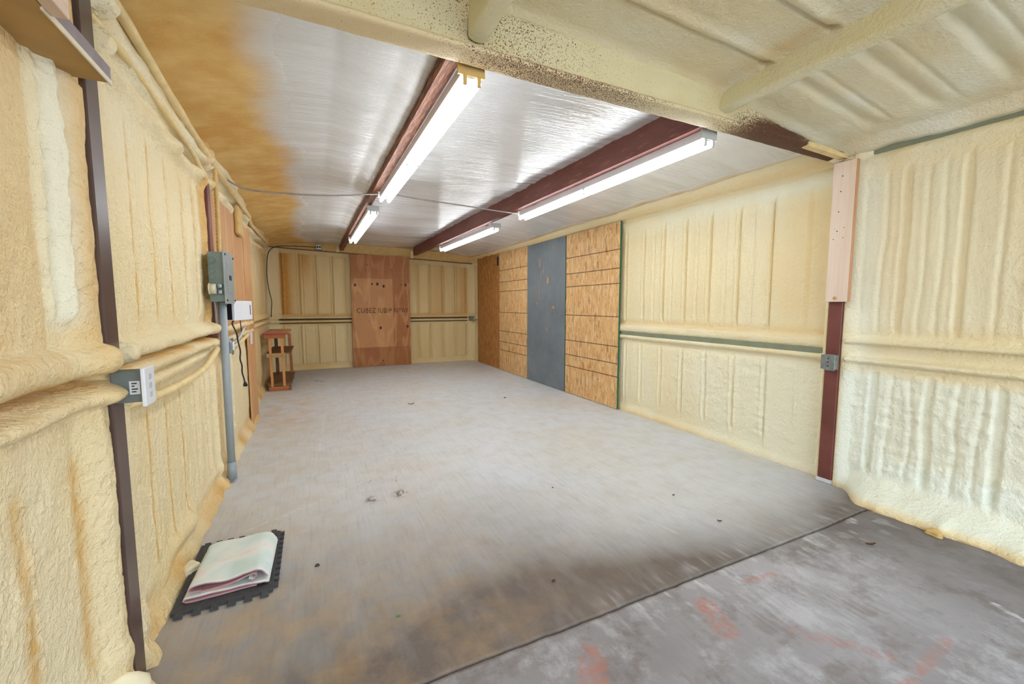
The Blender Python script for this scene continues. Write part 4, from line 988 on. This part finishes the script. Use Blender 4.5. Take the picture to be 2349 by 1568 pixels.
# ------------------------------------------------------------------ folded blanket
t = thing('folded_blanket', 'pastel mint and pink folded blanket lying on the black mat', 'blanket', (-.4, 2.38, .015))
def cloth(name, path, y0, y1, thick, shear=0, wr=.004, seed=1, ny=34, edgefn=None):
    """path: list of (x,z) cross-section points; extruded along y with wrinkles, both sides + mauve underside"""
    P = spl([(p[0], 0, p[1]) for p in path], 7); P = [(p.x, p.z) for p in P]; n = len(P)
    top, bot = [], []
    for j in range(ny + 1):
        s = j / ny; y = y0 + (y1 - y0) * s
        rt_, rb_ = [], []
        for i, (x, z) in enumerate(P):
            a_ = P[max(i - 1, 0)]; c_ = P[min(i + 1, n - 1)]; tx, tz = c_[0] - a_[0], c_[1] - a_[1]; l_ = math.hypot(tx, tz) or 1
            nx, nz = -tz / l_, tx / l_
            d = wr * float(fbm(np.array(x * 9 + s * 2.0), np.array(y * 8), seed)) * min(1, z / .03)
            yy = y + .018 * (x + .4) * shear * 10 + (.012 * float(fbm(np.array(i * .09), np.array(s * 0.), seed + 5)) if j in (0, ny) else 0)
            px = x + shear * (y - y0)
            rt_.append((px + nx * thick / 2, yy, z + nz * thick / 2 + d)); rb_.append((px - nx * thick / 2, yy, z - nz * thick / 2 + d))
        top.append(rt_); bot.append(rb_)
    bm = bmesh.new()
    T = [[bm.verts.new(p) for p in r] for r in top]; Bo = [[bm.verts.new(p) for p in r] for r in bot]
    for j in range(ny):
        for i in range(n - 1):
            f = bm.faces.new((T[j][i], T[j][i + 1], T[j + 1][i + 1], T[j + 1][i])); f.smooth = True
            f = bm.faces.new((Bo[j][i], Bo[j + 1][i], Bo[j + 1][i + 1], Bo[j][i + 1])); f.smooth = True; f.material_index = 1
        for i in (0, n - 1):
            f = bm.faces.new((T[j][i], T[j + 1][i], Bo[j + 1][i], Bo[j][i])); f.material_index = 1
    for j in (0, ny):
        for i in range(n - 1):
            f = bm.faces.new((T[j][i], Bo[j][i], Bo[j][i + 1], T[j][i + 1])); f.material_index = 1
    bmesh.ops.recalc_face_normals(bm, faces=bm.faces[:])
    me = bpy.data.meshes.new(name); bm.to_mesh(me); bm.free()
    return link(name, me, [M['cloth'], M['mauve']], t)
ML = .0155
# lower fold: open lips at right front
cloth('lower_fold', [(-.285, ML + .006), (-.35, ML + .004), (-.45, ML + .004), (-.54, ML + .004), (-.563, ML + .007), (-.566, ML + .014), (-.555, ML + .021), (-.5, ML + .021), (-.42, ML + .019), (-.33, ML + .018), (-.262, ML + .016), (-.240, ML + .011), (-.236, ML + .007)], 2.205, 2.60, .005, .03, .004, 3)
# rolled part
cloth('rolled_fold', [(-.318, ML + .042), (-.306, ML + .034), (-.296, ML + .033), (-.286, ML + .042), (-.290, ML + .054), (-.305, ML + .057), (-.335, ML + .050), (-.38, ML + .040), (-.43, ML + .034), (-.48, ML + .031), (-.50, ML + .031)], 2.215, 2.50, .005, .02, .002, 6)
cloth('upper_fold', [(-.37, ML + .028), (-.43, ML + .027), (-.50, ML + .026), (-.540, ML + .028), (-.551, ML + .036), (-.547, ML + .048), (-.53, ML + .056), (-.48, ML + .058), (-.40, ML + .060), (-.33, ML + .068), (-.29, ML + .070), (-.262, ML + .058), (-.245, ML + .036), (-.238, ML + .028)], 2.225, 2.595, .006, .03, .012, 8)

# ------------------------------------------------------------------ foam chunk by the wall and debris
def blob(name, c, r, sq, mat, label, cat, seed, group=None):
    bm = bmesh.new(); bmesh.ops.create_icosphere(bm, subdivisions=3, radius=r)
    rnd = random.Random(seed); ph = [rnd.random() * 9 for _ in range(3)]
    for v in bm.verts:
        k = 1 + .25 * math.sin(v.co.x / r * 3 + ph[0]) * math.sin(v.co.y / r * 4 + ph[1]) + .15 * math.sin(v.co.z / r * 5 + ph[2])
        v.co = Vector((v.co.x * sq[0] * k + c[0], v.co.y * sq[1] * k + c[1], max(v.co.z * sq[2] * k, -r * sq[2] * .5) + c[2] + r * sq[2] * .5))
    for f in bm.faces: f.smooth = True
    me = bpy.data.meshes.new(name); bm.to_mesh(me); bm.free(); o = link(name, me, mat); tag(o, label, cat, group); return o
blob('foam_chunk', (-.600, 2.50, .0), .045, (.9, 1.1, .6), M['foamchunk'], 'whitish foam chunk at the foot of the left wall by the mat', 'foam', 3)
blob('foam_chunk', (-.640, 1.70, .0), .11, (.7, .7, .8), M['foamchunk'], 'large pale foam mound at the base of the nearest left post', 'foam', 5)
blob('foam_chunk', (3.235, 1.04, .0), .035, (1, 1.2, .6), M['foamcoat_d'], 'brownish foam lump on the floor edge of the near right wall', 'foam', 6)
def leafy(x, y, l, wd, rot, label, mat, cat='leaf', h=.012):
    b = B(); n = 8; L1 = []; R1 = []; Cc = []
    bm = b.bm
    for i in range(n + 1):
        s = i / n; ww = wd * math.sin(math.pi * min(max(s, .04), .97)) ; z = .002 + h * (s - .4) ** 2 * 2
        L1.append(bm.verts.new((s * l - l / 2, ww, z + h * .5))); R1.append(bm.verts.new((s * l - l / 2, -ww, z + h * .3))); Cc.append(bm.verts.new((s * l - l / 2, 0, z)))
    for i in range(n):
        bm.faces.new((L1[i], L1[i + 1], Cc[i + 1], Cc[i])); bm.faces.new((Cc[i], Cc[i + 1], R1[i + 1], R1[i]))
    bmesh.ops.solidify(bm, geom=bm.faces[:], thickness=.001)
    o = b.done('dry_leaf' if cat == 'leaf' else 'twig', mat, None, Matrix.Translation((x, y, .0015)) @ Matrix.Rotation(rot, 4, 'Z')); tag(o, label, cat); return o
leafy(2.773, 1.146, .05, .010, -.6, 'curled brown dry leaf on the dark near slab at right', M['leaf'])
leafy(2.228, 1.683, .028, .007, -1.2, 'small reddish-brown leaf on the grey floor short of the right post', M['leaf'])
b = B(); b.tube(spl([(1.135, 5.66, .004), (1.16, 5.62, .005), (1.19, 5.62, .004), (1.215, 5.67, .006)]), .004, 6); o = b.done('twig', M['leaf']); tag(o, 'small curved dark twig in the middle of the far floor', 'twig')
for (x, y, r, lab) in ((2.473, 5.419, .010, 'dark crumb on the floor in front of the grey-painted board'), (-.025, 2.278, .009, 'dark grey pebble on the floor right of the rubber mat'), (2.259, 2.077, .007, 'dark pebble on the bright floor left of the right post'), (1.013, 1.65, .007, 'dark pebble in the foreground middle of the floor'), (1.55, 2.55, .005, 'tiny dark pebble in the centre of the bright floor')):
    blob('pebble', (x, y, .0), r, (1.3, .8, .7), M['grit'], lab, 'pebble', int(x * 10) % 7)
M['green'] = simple('green_scrap', L(40, 140, 96), .5)
o = B().box((.278, 1.741, .0), (.296, 1.748, .003), .001).done('plastic_scrap', M['green']); tag(o, 'tiny green plastic scrap on the brown foreground floor', 'scrap')

for o in list(bpy.data.objects):
    if o.parent is not None and o.name.split('.')[0] in ('peeled_patches', 'screw_heads', 'nail_heads', 'knockout_rings', 'cover_screws', 'sticker_print', 'receptacle_faces', 'knockouts', 'outlet_slots', 'stamped_letters'):
        o['kind'] = 'stuff'
